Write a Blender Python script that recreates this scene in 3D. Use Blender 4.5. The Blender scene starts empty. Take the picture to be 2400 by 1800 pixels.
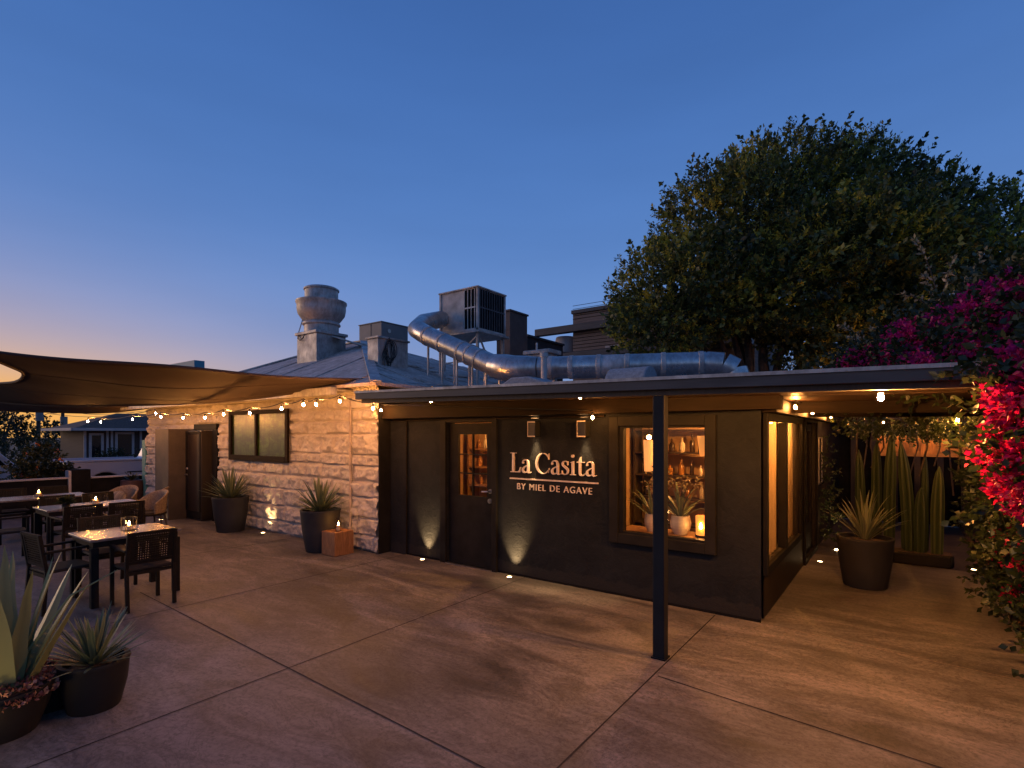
import bpy, math, random
import numpy as np
from mathutils import Vector

random.seed(11)
rng = np.random.default_rng(11)
R = math.radians
scene = bpy.context.scene
COL = scene.collection

# ------------------------------------------------------------------ camera
CAM_H, FPX, HZ, YAW = 1.9, 1244.0, 1018.0, 36.2       # measured on the 2400 x 1800 photograph
cam_d = bpy.data.cameras.new("camera"); cam = bpy.data.objects.new("camera", cam_d); COL.objects.link(cam)
cam.location = (0, 0, CAM_H); cam.rotation_euler = (R(90), 0, R(YAW))
cam_d.sensor_width = 36; cam_d.lens = FPX / 2400 * 36; cam_d.shift_y = (HZ - 900) / 2400
cam_d.clip_start = 0.05; cam_d.clip_end = 3000
scene.camera = cam

# ------------------------------------------------------------------ world: dusk sky
world = bpy.data.worlds.new("World"); scene.world = world; world.use_nodes = True
wn, wl = world.node_tree.nodes, world.node_tree.links
wn.clear()
def wnode(t, **k):
    n = wn.new(t)
    for a, b in k.items(): setattr(n, a, b)
    return n
def wmath(op, a, b=None, clamp=False):
    n = wnode("ShaderNodeMath", operation=op, use_clamp=clamp)
    for i, v in enumerate((a, b)):
        if v is None: continue
        if isinstance(v, (int, float)): n.inputs[i].default_value = v
        else: wl.new(v, n.inputs[i])
    return n.outputs[0]
tc = wnode("ShaderNodeTexCoord"); sep = wnode("ShaderNodeSeparateXYZ")
wl.new(tc.outputs["Generated"], sep.inputs[0])
ramp = wnode("ShaderNodeValToRGB"); ramp.color_ramp.interpolation = "B_SPLINE"
def set_ramp(r, stops):
    e = r.color_ramp.elements
    while len(e) > 1: e.remove(e[0])
    for i, (p, c) in enumerate(stops):
        el = e[0] if i == 0 else e.new(p)
        el.position = p; el.color = (*c, 1)
set_ramp(ramp, [(0.0, (.22, .28, .46)), (.06, (.23, .33, .58)), (.16, (.18, .325, .68)), (.34, (.100, .238, .585)),
                (.62, (.048, .142, .43)), (1.0, (.035, .095, .30))])
wl.new(wmath("MAXIMUM", sep.outputs[2], 0.0), ramp.inputs[0])
# warm afterglow hugging the horizon towards the sunset (-X)
SUNSET = Vector((-.95, -.25, 0)).normalized()
dotn = wnode("ShaderNodeVectorMath", operation="DOT_PRODUCT"); dotn.inputs[1].default_value = SUNSET
wl.new(tc.outputs["Generated"], dotn.inputs[0])
az = wmath("POWER", wmath("MAXIMUM", dotn.outputs["Value"], 0.0), 3.2)
zc = wmath("MAXIMUM", sep.outputs[2], 0.0)
def glow(width, colour, amount):
    f = wmath("MULTIPLY", az, wmath("POWER", 2.718, wmath("MULTIPLY", zc, -1.0 / width)))
    m = wnode("ShaderNodeMix", data_type="RGBA", blend_type="MIX")
    wl.new(wmath("MULTIPLY", f, amount, True), m.inputs[0]); m.inputs[7].default_value = (*colour, 1)
    return m
g1 = glow(.07, (.90, .70, .48), 1.2); wl.new(ramp.outputs[0], g1.inputs[6])
g2 = glow(.075, (1.0, .50, .13), 3.0); wl.new(g1.outputs[2], g2.inputs[6])
# faint high haze streaks
nz = wnode("ShaderNodeTexNoise"); nz.inputs["Scale"].default_value = 2.2; nz.inputs["Detail"].default_value = 4
mp = wnode("ShaderNodeMapping"); mp.inputs["Scale"].default_value = (1, 1, 5)
wl.new(tc.outputs["Generated"], mp.inputs[0]); wl.new(mp.outputs[0], nz.inputs["Vector"])
hz = wnode("ShaderNodeMix", data_type="RGBA", blend_type="MULTIPLY"); hz.inputs[0].default_value = .16
wl.new(g2.outputs[2], hz.inputs[6]); wl.new(nz.outputs["Fac"], hz.inputs[7])
sky = wnode("ShaderNodeTexSky", sky_type="NISHITA", sun_disc=False)
sky.sun_elevation = R(-1.5); sky.sun_rotation = R(-105); sky.ozone_density = 4
bg1 = wnode("ShaderNodeBackground"); bg1.inputs[1].default_value = 1.0; wl.new(hz.outputs[2], bg1.inputs[0])
bg2 = wnode("ShaderNodeBackground"); bg2.inputs[1].default_value = .05; wl.new(sky.outputs[0], bg2.inputs[0])
add = wnode("ShaderNodeAddShader"); wl.new(bg1.outputs[0], add.inputs[0]); wl.new(bg2.outputs[0], add.inputs[1])
wo = wnode("ShaderNodeOutputWorld"); wl.new(add.outputs[0], wo.inputs[0])

# last warm light of the sun that has just set, very soft and weak
sun_d = bpy.data.lights.new("sun", "SUN"); sun_d.energy = 1.0; sun_d.angle = R(30); sun_d.color = (1, .64, .40)
sun = bpy.data.objects.new("sun", sun_d); COL.objects.link(sun)
sun.rotation_euler = Vector((.92, .36, -.13)).to_track_quat("-Z", "Y").to_euler()
sun.location = (-30, 0, 12)

vs = scene.view_settings
scene.display_settings.display_device = "sRGB"
vs.view_transform = "Standard"; vs.look = "None"; vs.gamma = 1; vs.exposure = 0; vs.use_curve_mapping = False
cy = scene.cycles
cy.max_bounces = 8; cy.diffuse_bounces = 3; cy.glossy_bounces = 3; cy.transparent_max_bounces = 12
cy.sample_clamp_indirect = 4; cy.caustics_reflective = False; cy.caustics_refractive = False
try: cy.use_light_tree = True
except Exception: pass

# ------------------------------------------------------------------ measuring helpers (photo pixel + known plane -> metres)
SY, CY_ = math.sin(R(YAW)), math.cos(R(YAW))
def ray(px): u = (px - 1200) / FPX; return (u * CY_ - SY, u * SY + CY_)
def at_depth(px, py, t):
    a, b = ray(px); return Vector((a * t, b * t, CAM_H + (HZ - py) / FPX * t))
def on_ground(px, py, z=0.0): return at_depth(px, py, FPX * (CAM_H - z) / (py - HZ))

# ------------------------------------------------------------------ materials
MATS = {}
class NT:
    def __init__(s, name):
        s.m = bpy.data.materials.new(name); s.m.use_nodes = True; s.n = s.m.node_tree.nodes; s.l = s.m.node_tree.links
        s.b = s.n["Principled BSDF"]; s.out = s.n["Material Output"]; s.tc = s.n.new("ShaderNodeTexCoord"); MATS[name] = s.m
    def new(s, t, **k):
        n = s.n.new(t)
        for a, b in k.items(): setattr(n, a, b)
        return n
    def noise(s, scale, detail=5, rough=.55, stretch=None, dist=0, rot=0):
        n = s.new("ShaderNodeTexNoise"); n.inputs["Scale"].default_value = scale; n.inputs["Detail"].default_value = detail
        n.inputs["Roughness"].default_value = rough; n.inputs["Distortion"].default_value = dist
        if stretch:
            mpn = s.new("ShaderNodeMapping"); mpn.inputs["Scale"].default_value = stretch; mpn.inputs["Rotation"].default_value = (0, 0, R(rot))
            s.l.new(s.tc.outputs["Object"], mpn.inputs[0]); s.l.new(mpn.outputs[0], n.inputs["Vector"])
        else: s.l.new(s.tc.outputs["Object"], n.inputs["Vector"])
        return n.outputs["Fac"]
    def ramp(s, fac, stops):
        r = s.new("ShaderNodeValToRGB"); set_ramp(r, stops); s.l.new(fac, r.inputs[0]); return r.outputs[0]
    def mix(s, fac, a, b, mode="MIX"):
        m = s.new("ShaderNodeMix", data_type="RGBA", blend_type=mode)
        for i, v in ((0, fac), (6, a), (7, b)):
            if isinstance(v, (int, float)): m.inputs[i].default_value = v
            elif isinstance(v, tuple): m.inputs[i].default_value = (*v, 1)
            else: s.l.new(v, m.inputs[i])
        return m.outputs[2]
    def bump(s, fac, strength, dist=.01, prev=None):
        b = s.new("ShaderNodeBump"); b.inputs["Strength"].default_value = strength; b.inputs["Distance"].default_value = dist
        s.l.new(fac, b.inputs["Height"])
        if prev is not None: s.l.new(prev, b.inputs["Normal"])
        s.l.new(b.outputs[0], s.b.inputs["Normal"]); return b.outputs[0]
    def set(s, **k):
        for a, v in k.items():
            i = s.b.inputs[a.replace("_", " ")]
            if isinstance(v, (int, float)): i.default_value = v
            elif isinstance(v, tuple): i.default_value = (*v, 1)
            else: s.l.new(v, i)
def simple(name, c1, c2=None, rough=.6, metal=0, scale=6, bump=0, bscale=None, detail=5, stretch=None, bdist=.01, spec=None):
    s = NT(name)
    c2 = c2 or tuple(x * .7 for x in c1)
    f = s.noise(scale, detail, stretch=stretch)
    s.set(Base_Color=s.ramp(f, [(.32, c2), (.68, c1)]), Roughness=rough, Metallic=metal)
    if spec is not None: s.set(Specular_IOR_Level=spec)
    if bump: s.bump(s.noise(bscale or scale * 6, 6), bump, bdist)
    return s.m
def emit(name, col, strength):
    s = NT(name); s.set(Base_Color=col, Emission_Color=col, Emission_Strength=strength, Roughness=.5); return s.m
def glass(name, tint=(1, 1, 1), refl=.10):
    s = NT(name); tr = s.new("ShaderNodeBsdfTransparent"); gl = s.new("ShaderNodeBsdfGlossy")
    tr.inputs[0].default_value = (*tint, 1); gl.inputs["Roughness"].default_value = .03
    lw = s.new("ShaderNodeLayerWeight"); lw.inputs[0].default_value = .5
    pw = s.new("ShaderNodeMath", operation="POWER"); s.l.new(lw.outputs["Facing"], pw.inputs[0]); pw.inputs[1].default_value = 4.5
    ml = s.new("ShaderNodeMath", operation="MULTIPLY_ADD"); s.l.new(pw.outputs[0], ml.inputs[0]); ml.inputs[1].default_value = .35; ml.inputs[2].default_value = refl * .4
    mx = s.new("ShaderNodeMixShader"); s.l.new(ml.outputs[0], mx.inputs[0])
    s.l.new(tr.outputs[0], mx.inputs[1]); s.l.new(gl.outputs[0], mx.inputs[2]); s.l.new(mx.outputs[0], s.out.inputs[0])
    return s.m
def leafmat(name, stops, trans=.35, rough=.45):
    s = NT(name); at = s.new("ShaderNodeAttribute"); at.attribute_name = "tint"
    c = s.ramp(at.outputs["Fac"], stops); s.set(Base_Color=c, Roughness=rough)
    tl = s.new("ShaderNodeBsdfTranslucent"); s.l.new(c, tl.inputs[0])
    mx = s.new("ShaderNodeMixShader"); mx.inputs[0].default_value = trans
    s.l.new(s.b.outputs[0], mx.inputs[1]); s.l.new(tl.outputs[0], mx.inputs[2]); s.l.new(mx.outputs[0], s.out.inputs[0])
    return s.m

def m_concrete():
    s = NT("stained_concrete")
    big = s.noise(.55, 5, .6, dist=.6); streak = s.noise(1.5, 9, .68, stretch=(.45, 1.5, 1), dist=1.1, rot=-36); fine = s.noise(30, 8, .78); vein = s.noise(2.6, 10, .72, stretch=(.6, 1.2, 1), dist=2.4, rot=-36)
    c = s.ramp(streak, [(.38, (.034, .0315, .031)), (.5, (.120, .108, .102)), (.62, (.235, .212, .198))])
    c = s.mix(.42, c, s.ramp(big, [(.38, (.060, .055, .054)), (.62, (.205, .184, .172))]))
    c = s.mix(.5, c, s.ramp(vein, [(.475, (1, 1, 1)), (.5, (.25, .24, .22)), (.525, (1, 1, 1))]), "MULTIPLY")
    c = s.mix(.6, c, s.ramp(fine, [(.36, (.35, .34, .33)), (.5, (.95, .95, .95)), (.66, (1.35, 1.32, 1.3))]), "MULTIPLY")
    s.set(Base_Color=c, Roughness=s.ramp(streak, [(.3, (.5,) * 3), (.7, (.78,) * 3)]))
    n = s.bump(vein, .5, .008); s.bump(fine, .45, .004, n)
    return s.m
CONC = m_concrete()
JOINT = simple("joint_grit", (.030, .026, .024), (.012, .010, .010), .9, scale=60)
JOINT_PALE = simple("joint_pale_edge", (.30, .24, .20), (.12, .09, .08), .9, scale=45)
def m_stucco():
    s = NT("charcoal_stucco")
    f = s.noise(1.6, 6, .6); f2 = s.noise(38, 5, .65); f3 = s.noise(7, 5, .6, dist=1.2)
    c = s.ramp(f, [(.3, (.0088, .0098, .0120)), (.7, (.0170, .0185, .0215))])
    c = s.mix(.4, c, s.ramp(f3, [(.35, (.5, .48, .47)), (.65, (1.2, 1.12, 1.05))]), "MULTIPLY")
    sp = s.new("ShaderNodeSeparateXYZ"); s.l.new(s.tc.outputs["Object"], sp.inputs[0])      # splashed dirt along the foot of the wall
    md = s.new("ShaderNodeMath", operation="MULTIPLY_ADD"); s.l.new(s.noise(5, 6, .7), md.inputs[0]); md.inputs[1].default_value = -.30; s.l.new(sp.outputs[2], md.inputs[2])
    dirt = s.ramp(md.outputs[0], [(.0, (1, 1, 1)), (.02, (.0, .0, .0))]); 
    c = s.mix(dirt, c, (.021, .0195, .019)); sc_ = s.ramp(s.noise(3.1, 8, .75, (1, 1, .5), 1.5), [(.60, (0, 0, 0)), (.72, (.4, .4, .4))]); c = s.mix(sc_, c, (.034, .031, .030))
    s.set(Base_Color=c, Roughness=.8, Specular_IOR_Level=.14)
    n = s.bump(f3, .5, .02); s.bump(f2, .55, .010, n)
    return s.m
STUCCO = m_stucco()
BLACK = simple("black_paint", (.020, .018, .017), (.012, .011, .010), .6, spec=.06, scale=5, bump=.08, bscale=50, bdist=.003)
POSTMAT = simple("post_blue_black_paint", (.015, .016, .019), (.010, .011, .013), .55, spec=.2, scale=4, bump=.1, bscale=40, bdist=.003)
FASCIA = simple("fascia_slate_paint", (.060, .057, .060), (.034, .032, .034), .55, scale=2.2, stretch=(1, 1, 6), bump=.12, bscale=30, bdist=.004)
def m_wood(name, a, b, scale=3, stretch=(1, 12, 12), rough=.6):
    s = NT(name); f = s.noise(scale, 8, .65, stretch, 1.0); g = s.noise(scale * 4, 4, .5, stretch)
    c = s.mix(.3, s.ramp(f, [(.3, b), (.7, a)]), s.ramp(g, [(.35, (.5, .45, .4)), (.6, (1, 1, 1))]), "MULTIPLY")
    s.set(Base_Color=c, Roughness=rough); s.bump(f, .3, .006); return s.m
SOFFIT = m_wood("soffit_boards", (.095, .050, .022), (.035, .018, .008), 2.5, rough=.5); SOFFIT.node_tree.nodes["Principled BSDF"].inputs["Specular IOR Level"].default_value = .2
HEADER = m_wood("header_painted_timber", (.020, .013, .009), (.009, .006, .004), 2.0, rough=.7); HEADER.node_tree.nodes["Principled BSDF"].inputs["Specular IOR Level"].default_value = .08
BLOCKW = m_wood("oiled_block_wood", (.40, .19, .075), (.20, .085, .03), 4, (6, 6, 1))
DARKW = m_wood("dark_timber", (.06, .04, .026), (.025, .017, .012), 3, (8, 8, 1))
CLAD = m_wood("weathered_cladding", (.26, .19, .16), (.10, .075, .066), 1.6, (1, 1, 14), .8)
STONE = None
def m_stone():
    s = NT("painted_rough_stone"); f = s.noise(2.2, 6, .6); g = s.noise(26, 7, .7)
    c = s.ramp(f, [(.3, (.42, .37, .30)), (.7, (.58, .52, .44))])
    c = s.mix(.35, c, s.ramp(g, [(.3, (.55, .5, .45)), (.55, (1, 1, 1))]), "MULTIPLY")
    s.set(Base_Color=c, Roughness=.82); s.bump(g, .6, .012); return s.m
STONE = m_stone()
def m_galv(name, a, b, rough=.32, metal=1.0, stain=.4):
    s = NT(name); f = s.noise(3.2, 6, .65); g = s.noise(16, 6, .7, (1, 1, .35))
    c = s.mix(stain, s.ramp(f, [(.3, b), (.7, a)]), s.ramp(g, [(.38, (.5, .48, .46)), (.6, (1, 1, 1))]), "MULTIPLY")
    s.set(Base_Color=c, Metallic=metal, Roughness=s.ramp(f, [(.3, (rough + .16,) * 3), (.7, (rough,) * 3)])); s.bump(f, .10, .02); return s.m
GALV = m_galv("galvanised_duct", (.62, .60, .58), (.34, .33, .32), .24, .85, .55)
GALVOLD = m_galv("old_galvanised", (.60, .57, .54), (.30, .285, .27), .45, .35, .6)
ROOFM = m_galv("weathered_roof_sheet", (.74, .60, .52), (.36, .29, .25), .75, .0, .65)
CABINET = simple("aged_cabinet_paint", (.62, .56, .51), (.25, .235, .215), .6, scale=3.5, bump=.1)
GREYBOX = simple("grey_metal_box", (.20, .185, .175), (.155, .145, .14), .55, scale=2)
BROWNBOX = simple("brown_stucco_chimney", (.15, .095, .075), (.11, .07, .056), .8, scale=6, bump=.3, bscale=60)
MEMBRANE = simple("roof_membrane", (.30, .29, .30), (.17, .165, .17), .8, scale=2.5, bump=.3, bscale=30)
GRIT = simple("grey_hood", (.34, .335, .34), (.22, .215, .22), .8, scale=30, bump=.3, bscale=120)
DARK = simple("dark_void", (.012, .011, .011), (.006, .006, .006), .8, spec=.1)
POT = simple("charcoal_pot", (.040, .038, .038), (.026, .025, .025), .6, spec=.25, scale=3, bump=.12, bscale=70, bdist=.004)
POTB = simple("black_pot", (.022, .020, .019), (.014, .013, .012), .55, spec=.15, scale=4)
SOIL = simple("gravel_soil", (.16, .10, .06), (.05, .033, .022), .9, scale=45, bump=.9, bscale=60, bdist=.03)
CHAIR = simple("black_wicker", (.014, .011, .009), (.008, .007, .006), .55, scale=40, spec=.12)
PALEWICK = simple("tan_wicker", (.30, .22, .14), (.15, .10, .065), .6, scale=40, bump=.4, bscale=120)
CUSHION = simple("charcoal_seat_weave", (.030, .024, .020), (.02, .017, .014), .7, spec=.15, scale=60, bump=.4, bscale=150, bdist=.004)
TABLE = simple("table_laminate", (.20, .165, .145), (.13, .105, .092), .24, scale=5, stretch=(1, 6, 1))
SAIL = None
def m_sail():
    s = NT("brown_shade_cloth"); f = s.noise(1.2, 5); g = s.noise(160, 2)
    c = s.mix(.3, s.ramp(f, [(.3, (.056, .036, .028)), (.7, (.082, .054, .042))]), s.ramp(g, [(.4, (.6, .6, .6)), (.6, (1, 1, 1))]), "MULTIPLY")
    s.set(Base_Color=c, Roughness=.85); s.bump(g, .2, .002); s.bump(f, .3, .05)
    tl = s.new("ShaderNodeBsdfTranslucent"); s.l.new(c, tl.inputs[0]); mx = s.new("ShaderNodeMixShader"); mx.inputs[0].default_value = .22
    s.l.new(s.b.outputs[0], mx.inputs[1]); s.l.new(tl.outputs[0], mx.inputs[2]); s.l.new(mx.outputs[0], s.out.inputs[0]); return s.m
SAIL = m_sail()
SAILEDGE = simple("sail_hem", (.06, .036, .026), (.04, .024, .018), .8)
CORD = simple("black_cable", (.014, .013, .013), None, .5)
STEEL = simple("brushed_steel", (.55, .52, .48), (.4, .38, .36), .28, 1)
LETTER = simple("letter_paint", (.66, .54, .47), (.58, .47, .41), .5)
GLASS = glass("window_glass", (.97, .95, .92), .06)
LGLASS = glass("lantern_glass", (.97, .93, .88), .08)
WARM = (1.0, .50, .15)
BULB = emit("bulb_glow", (1, .39, .088), 2000)
BULBMID = emit("passage_bulb_glow", (1, .39, .085), 1900)
BULBSM = emit("small_bulb_glow", (1, .39, .085), 800)
BULBEAVE = emit("strong_eave_bulb_glow", (1, .42, .10), 4200)
BULBBIG = emit("large_bulb_glow", (1, .39, .085), 11000)
FLAME = emit("flame", (1, .46, .11), 260)
LENS = emit("uplight_lens", (1, .62, .28), 30)
WAX = simple("candle_wax", (.75, .62, .42), (.7, .55, .36), .5)
AMBER = emit("lit_candle_glass", (1, .38, .07), .9)
PLASTER = simple("warm_plaster", (.52, .34, .18), (.34, .20, .10), .7, scale=3, bump=.2)
SHELFW = m_wood("shelf_wood", (.34, .19, .08), (.18, .09, .04), 3)
CERAM = simple("pale_ceramic", (.55, .48, .40), (.42, .36, .30), .55, scale=7, stretch=(1, 1, 6), bump=.3, bscale=20)
BOTTLE = simple("dark_bottle_glass", (.05, .03, .014), (.02, .012, .006), .15)
AMBERB = simple("amber_jar", (.42, .20, .05), (.24, .10, .02), .2)
TEAL = simple("teal_paint", (.09, .26, .24), (.06, .19, .175), .6)
TEALB = simple("teal_cladding", (.07, .25, .33), (.05, .19, .26), .6, scale=3, stretch=(20, 20, 1))
WHITEP = simple("white_car_paint", (.40, .40, .44), (.34, .34, .38), .25, scale=1)
TYRE = simple("tyre_rubber", (.016, .016, .017), None, .8)
CARGL = simple("car_window", (.012, .013, .016), None, .08)
HOUSEW = simple("house_siding", (.062, .040, .033), (.046, .030, .025), .8, scale=2, stretch=(1, 1, 14))
HOUSER = simple("house_shingles", (.13, .075, .05), (.07, .042, .03), .85, scale=14, bump=.5)
TRIM = simple("house_trim", (.42, .38, .36), (.34, .31, .30), .7)
ASPHALT = simple("asphalt", (.055, .052, .05), (.038, .036, .035), .85, scale=8, bump=.4, bscale=120)
DIRT = simple("dry_ground", (.12, .09, .065), (.06, .045, .034), .95, scale=3, bump=.6, bscale=30)
MULCH = simple("bark_mulch", (.085, .045, .024), (.022, .012, .007), .9, scale=24, bump=1, bscale=36, bdist=.05)
PAVER = simple("dark_paver", (.060, .046, .036), (.034, .026, .021), .7, scale=6, bump=.3, bscale=40)
BARK = simple("tree_bark", (.085, .060, .042), (.035, .025, .018), .9, scale=9, bump=.8, bscale=26, bdist=.03)
CURTAIN = None
def m_curtain():
    s = NT("sheer_curtain"); c = s.ramp(s.noise(4, 4, stretch=(6, 6, .3)), [(.3, (.50, .36, .21)), (.7, (.66, .50, .32))])
    s.set(Base_Color=c, Roughness=.9); tl = s.new("ShaderNodeBsdfTranslucent"); s.l.new(c, tl.inputs[0])
    mx = s.new("ShaderNodeMixShader"); mx.inputs[0].default_value = .6
    s.l.new(s.b.outputs[0], mx.inputs[1]); s.l.new(tl.outputs[0], mx.inputs[2]); s.l.new(mx.outputs[0], s.out.inputs[0]); return s.m
CURTAIN = m_curtain()
TREELEAF = leafmat("ficus_leaf", [(0, (.026, .034, .014)), (.30, (.10, .115, .030)), (.62, (.38, .35, .045)), (1, (.72, .52, .045))])  # yellow stops hold the warm light falling on the crown
AGLEAF = leafmat("agave_leaf", [(0, (.045, .070, .045)), (.55, (.10, .145, .08)), (1, (.26, .27, .12))], .12, .5)
AGPALE = leafmat("variegated_leaf", [(0, (.09, .125, .065)), (.55, (.19, .22, .115)), (1, (.34, .34, .18))], .2, .5)
ALOE = leafmat("aloe_leaf", [(0, (.075, .10, .050)), (.5, (.15, .18, .085)), (1, (.21, .24, .11))], .1, .42)
CACT = leafmat("cactus_skin", [(0, (.020, .034, .011)), (.6, (.042, .064, .019)), (1, (.13, .15, .045))], .03, .5)
BOUGL = leafmat("bougainvillea_leaf", [(0, (.016, .026, .009)), (.6, (.035, .052, .017)), (1, (.075, .085, .026))])
BRACT = leafmat("bougainvillea_bract", [(0, (.42, .006, .05)), (.5, (.47, .007, .09)), (1, (.52, .016, .23))], .4)
PALEL = leafmat("dry_pale_leaf", [(0, (.16, .13, .06)), (.6, (.33, .28, .15)), (1, (.50, .38, .26))])
SUCC = leafmat("pink_succulent", [(0, (.10, .03, .03)), (.5, (.32, .12, .09)), (1, (.50, .28, .18))], .15)
BUSH = leafmat("bush_leaf", [(0, (.012, .018, .008)), (.6, (.035, .045, .015)), (1, (.10, .09, .03))])
ORANGE = leafmat("orange_petal", [(0, (.45, .10, .02)), (1, (.70, .20, .04))])

# ------------------------------------------------------------------ mesh building
class MB:
    def __init__(s): s.v = []; s.f = []
    def add(s, v, f):
        o = len(s.v); s.v += [tuple(p) for p in v]; s.f += [tuple(i + o for i in q) for q in f]; return s
    def box(s, x0, x1, y0, y1, z0, z1, fn=None):
        v = [(x, y, z) for z in (z0, z1) for y in (y0, y1) for x in (x0, x1)]
        if fn: v = [fn(*p) for p in v]
        return s.add(v, [(0, 2, 3, 1), (4, 5, 7, 6), (0, 1, 5, 4), (1, 3, 7, 5), (3, 2, 6, 7), (2, 0, 4, 6)])
    def bar(s, a, b, w, h=None, up=(0, 0, 1)):
        a, b = Vector(a), Vector(b); d = (b - a).normalized(); up = Vector(up)
        if abs(d.dot(up)) > .98: up = Vector((0, 1, 0))
        x = d.cross(up).normalized(); y = x.cross(d); h = h or w
        v = [p + x * (sx * w / 2) + y * (sy * h / 2) for p in (a, b) for sx, sy in ((-1, -1), (1, -1), (1, 1), (-1, 1))]
        return s.add(v, [(0, 1, 2, 3), (7, 6, 5, 4), (0, 4, 5, 1), (1, 5, 6, 2), (2, 6, 7, 3), (3, 7, 4, 0)])
    def tube(s, pts, r, n=8, cap=True):
        pts = [Vector(p) for p in pts]; rs = r if isinstance(r, (list, tuple)) else [r] * len(pts)
        rings = []; ref = Vector((0, 0, 1))
        t0 = (pts[1] - pts[0]).normalized()
        if abs(t0.dot(ref)) > .95: ref = Vector((1, 0, 0))
        x = t0.cross(ref).normalized()
        for i, p in enumerate(pts):
            t = (pts[min(i + 1, len(pts) - 1)] - pts[max(i - 1, 0)]).normalized()
            x = (x - t * x.dot(t)).normalized(); y = t.cross(x)
            rings.append([p + (x * math.cos(a) + y * math.sin(a)) * rs[i] for a in (2 * math.pi * k / n for k in range(n))])
        v = [q for g in rings for q in g]; f = []
        for i in range(len(pts) - 1):
            for k in range(n):
                f.append((i * n + k, i * n + (k + 1) % n, (i + 1) * n + (k + 1) % n, (i + 1) * n + k))
        if cap: f += [tuple(range(n - 1, -1, -1)), tuple(range((len(pts) - 1) * n, len(pts) * n))]
        return s.add(v, f)
    def lathe(s, prof, c=(0, 0, 0), n=32, star=None):
        v = []; f = []
        for r, z in prof:
            for k in range(n):
                a = 2 * math.pi * k / n; rr = r * (star(a) if star else 1)
                v.append((c[0] + rr * math.cos(a), c[1] + rr * math.sin(a), c[2] + z))
        for i in range(len(prof) - 1):
            for k in range(n):
                f.append((i * n + k, i * n + (k + 1) % n, (i + 1) * n + (k + 1) % n, (i + 1) * n + k))
        f += [tuple(range(n - 1, -1, -1)), tuple(range((len(prof) - 1) * n, len(prof) * n))]
        return s.add(v, f)
    def ball(s, c, r, n=12, m=8, sz=1):
        return s.lathe([(max(.001, r * math.sin(math.pi * i / m)), -r * sz * math.cos(math.pi * i / m)) for i in range(m + 1)], c, n)
    def poly(s, pts, ax, d0, d1):
        """extrude a 2-D outline; ax='y': pts are (x,z); ax='x': pts are (y,z); ax='z': pts are (x,y)"""
        n = len(pts); g = {"y": lambda p, d: (p[0], d, p[1]), "x": lambda p, d: (d, p[0], p[1]), "z": lambda p, d: (p[0], p[1], d)}[ax]
        v = [g(p, d0) for p in pts] + [g(p, d1) for p in pts]
        return s.add(v, [tuple(range(n)), tuple(range(2 * n - 1, n - 1, -1))] + [(i, (i + 1) % n, n + (i + 1) % n, n + i) for i in range(n)])
    def grid(s, fn, nu, nv, thick=None):
        P = [[Vector(fn(i / nu, j / nv)) for j in range(nv + 1)] for i in range(nu + 1)]
        v = [p for row in P for p in row]; q = lambda i, j: i * (nv + 1) + j
        f = [(q(i, j), q(i + 1, j), q(i + 1, j + 1), q(i, j + 1)) for i in range(nu) for j in range(nv)]
        return s.add(v, f)

def link_mesh(name, me, mat, parent):
    o = bpy.data.objects.new(name, me); COL.objects.link(o)
    for m in (mat if isinstance(mat, (list, tuple)) else [mat]): me.materials.append(m)
    if parent is not None: o.parent = parent
    return o
def root_of(o):
    while o.parent: o = o.parent
    return o
def build(name, mb, mat, parent=None, smooth=False, bevel=0, seg=2, subsurf=0):
    """world-coordinate mesh -> ONE object; stored relative to its thing's base (or its own base when top-level)"""
    v = np.array([tuple(p) for p in mb.v], dtype=float)
    if parent is not None: off = np.array(root_of(parent).location)
    else: off = np.array([(v[:, 0].min() + v[:, 0].max()) / 2, (v[:, 1].min() + v[:, 1].max()) / 2, v[:, 2].min()])
    me = bpy.data.meshes.new(name); me.from_pydata([tuple(p) for p in (v - off)], [], mb.f)
    me.validate(); me.update()
    import bmesh as _b
    bm = _b.new(); bm.from_mesh(me); _b.ops.recalc_face_normals(bm, faces=bm.faces); bm.to_mesh(me); bm.free()
    if smooth: me.shade_smooth() if hasattr(me, "shade_smooth") else None
    o = link_mesh(name, me, mat, parent)
    if parent is None: o.location = off
    if smooth:
        try: me.set_sharp_from_angle(angle=R(40))
        except Exception: pass
    if bevel:
        b = o.modifiers.new("bevel", "BEVEL"); b.width = bevel; b.segments = seg; b.limit_method = "ANGLE"; b.angle_limit = R(40)
    if subsurf:
        b = o.modifiers.new("subsurf", "SUBSURF"); b.levels = b.render_levels = subsurf
    return o
def tag(o, label, cat=None, group=None, kind=None):
    if label: o["label"] = label
    if cat: o["category"] = cat
    if group: o["group"] = group
    if kind: o["kind"] = kind
    return o
def thing(name, label, cat, loc=(0, 0, 0), group=None):
    o = bpy.data.objects.new(name, None); COL.objects.link(o); o.location = loc; o.empty_display_size = .2
    return tag(o, label, cat, group)
def structure(name, mb, mat, **k):
    return tag(build(name, mb, mat, **k), None, None, None, "structure")
def copy_tree(o, parent=None):
    c = o.copy(); COL.objects.link(c)
    if parent is not None: c.parent = parent
    for ch in list(o.children): copy_tree(ch, c)
    return c
def spot(name, parent, loc, aim, watts, deg, blend=.6, col=(1, .62, .27), rad=.02):
    d = bpy.data.lights.new(name, "SPOT"); d.energy = watts; d.spot_size = R(deg); d.spot_blend = blend; d.color = col; d.shadow_soft_size = rad
    o = bpy.data.objects.new(name, d); COL.objects.link(o); o.parent = parent
    base = Vector(root_of(parent).location); o.location = Vector(loc) - base
    o.rotation_euler = (Vector(aim) - Vector(loc)).to_track_quat("-Z", "Y").to_euler(); return o
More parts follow.
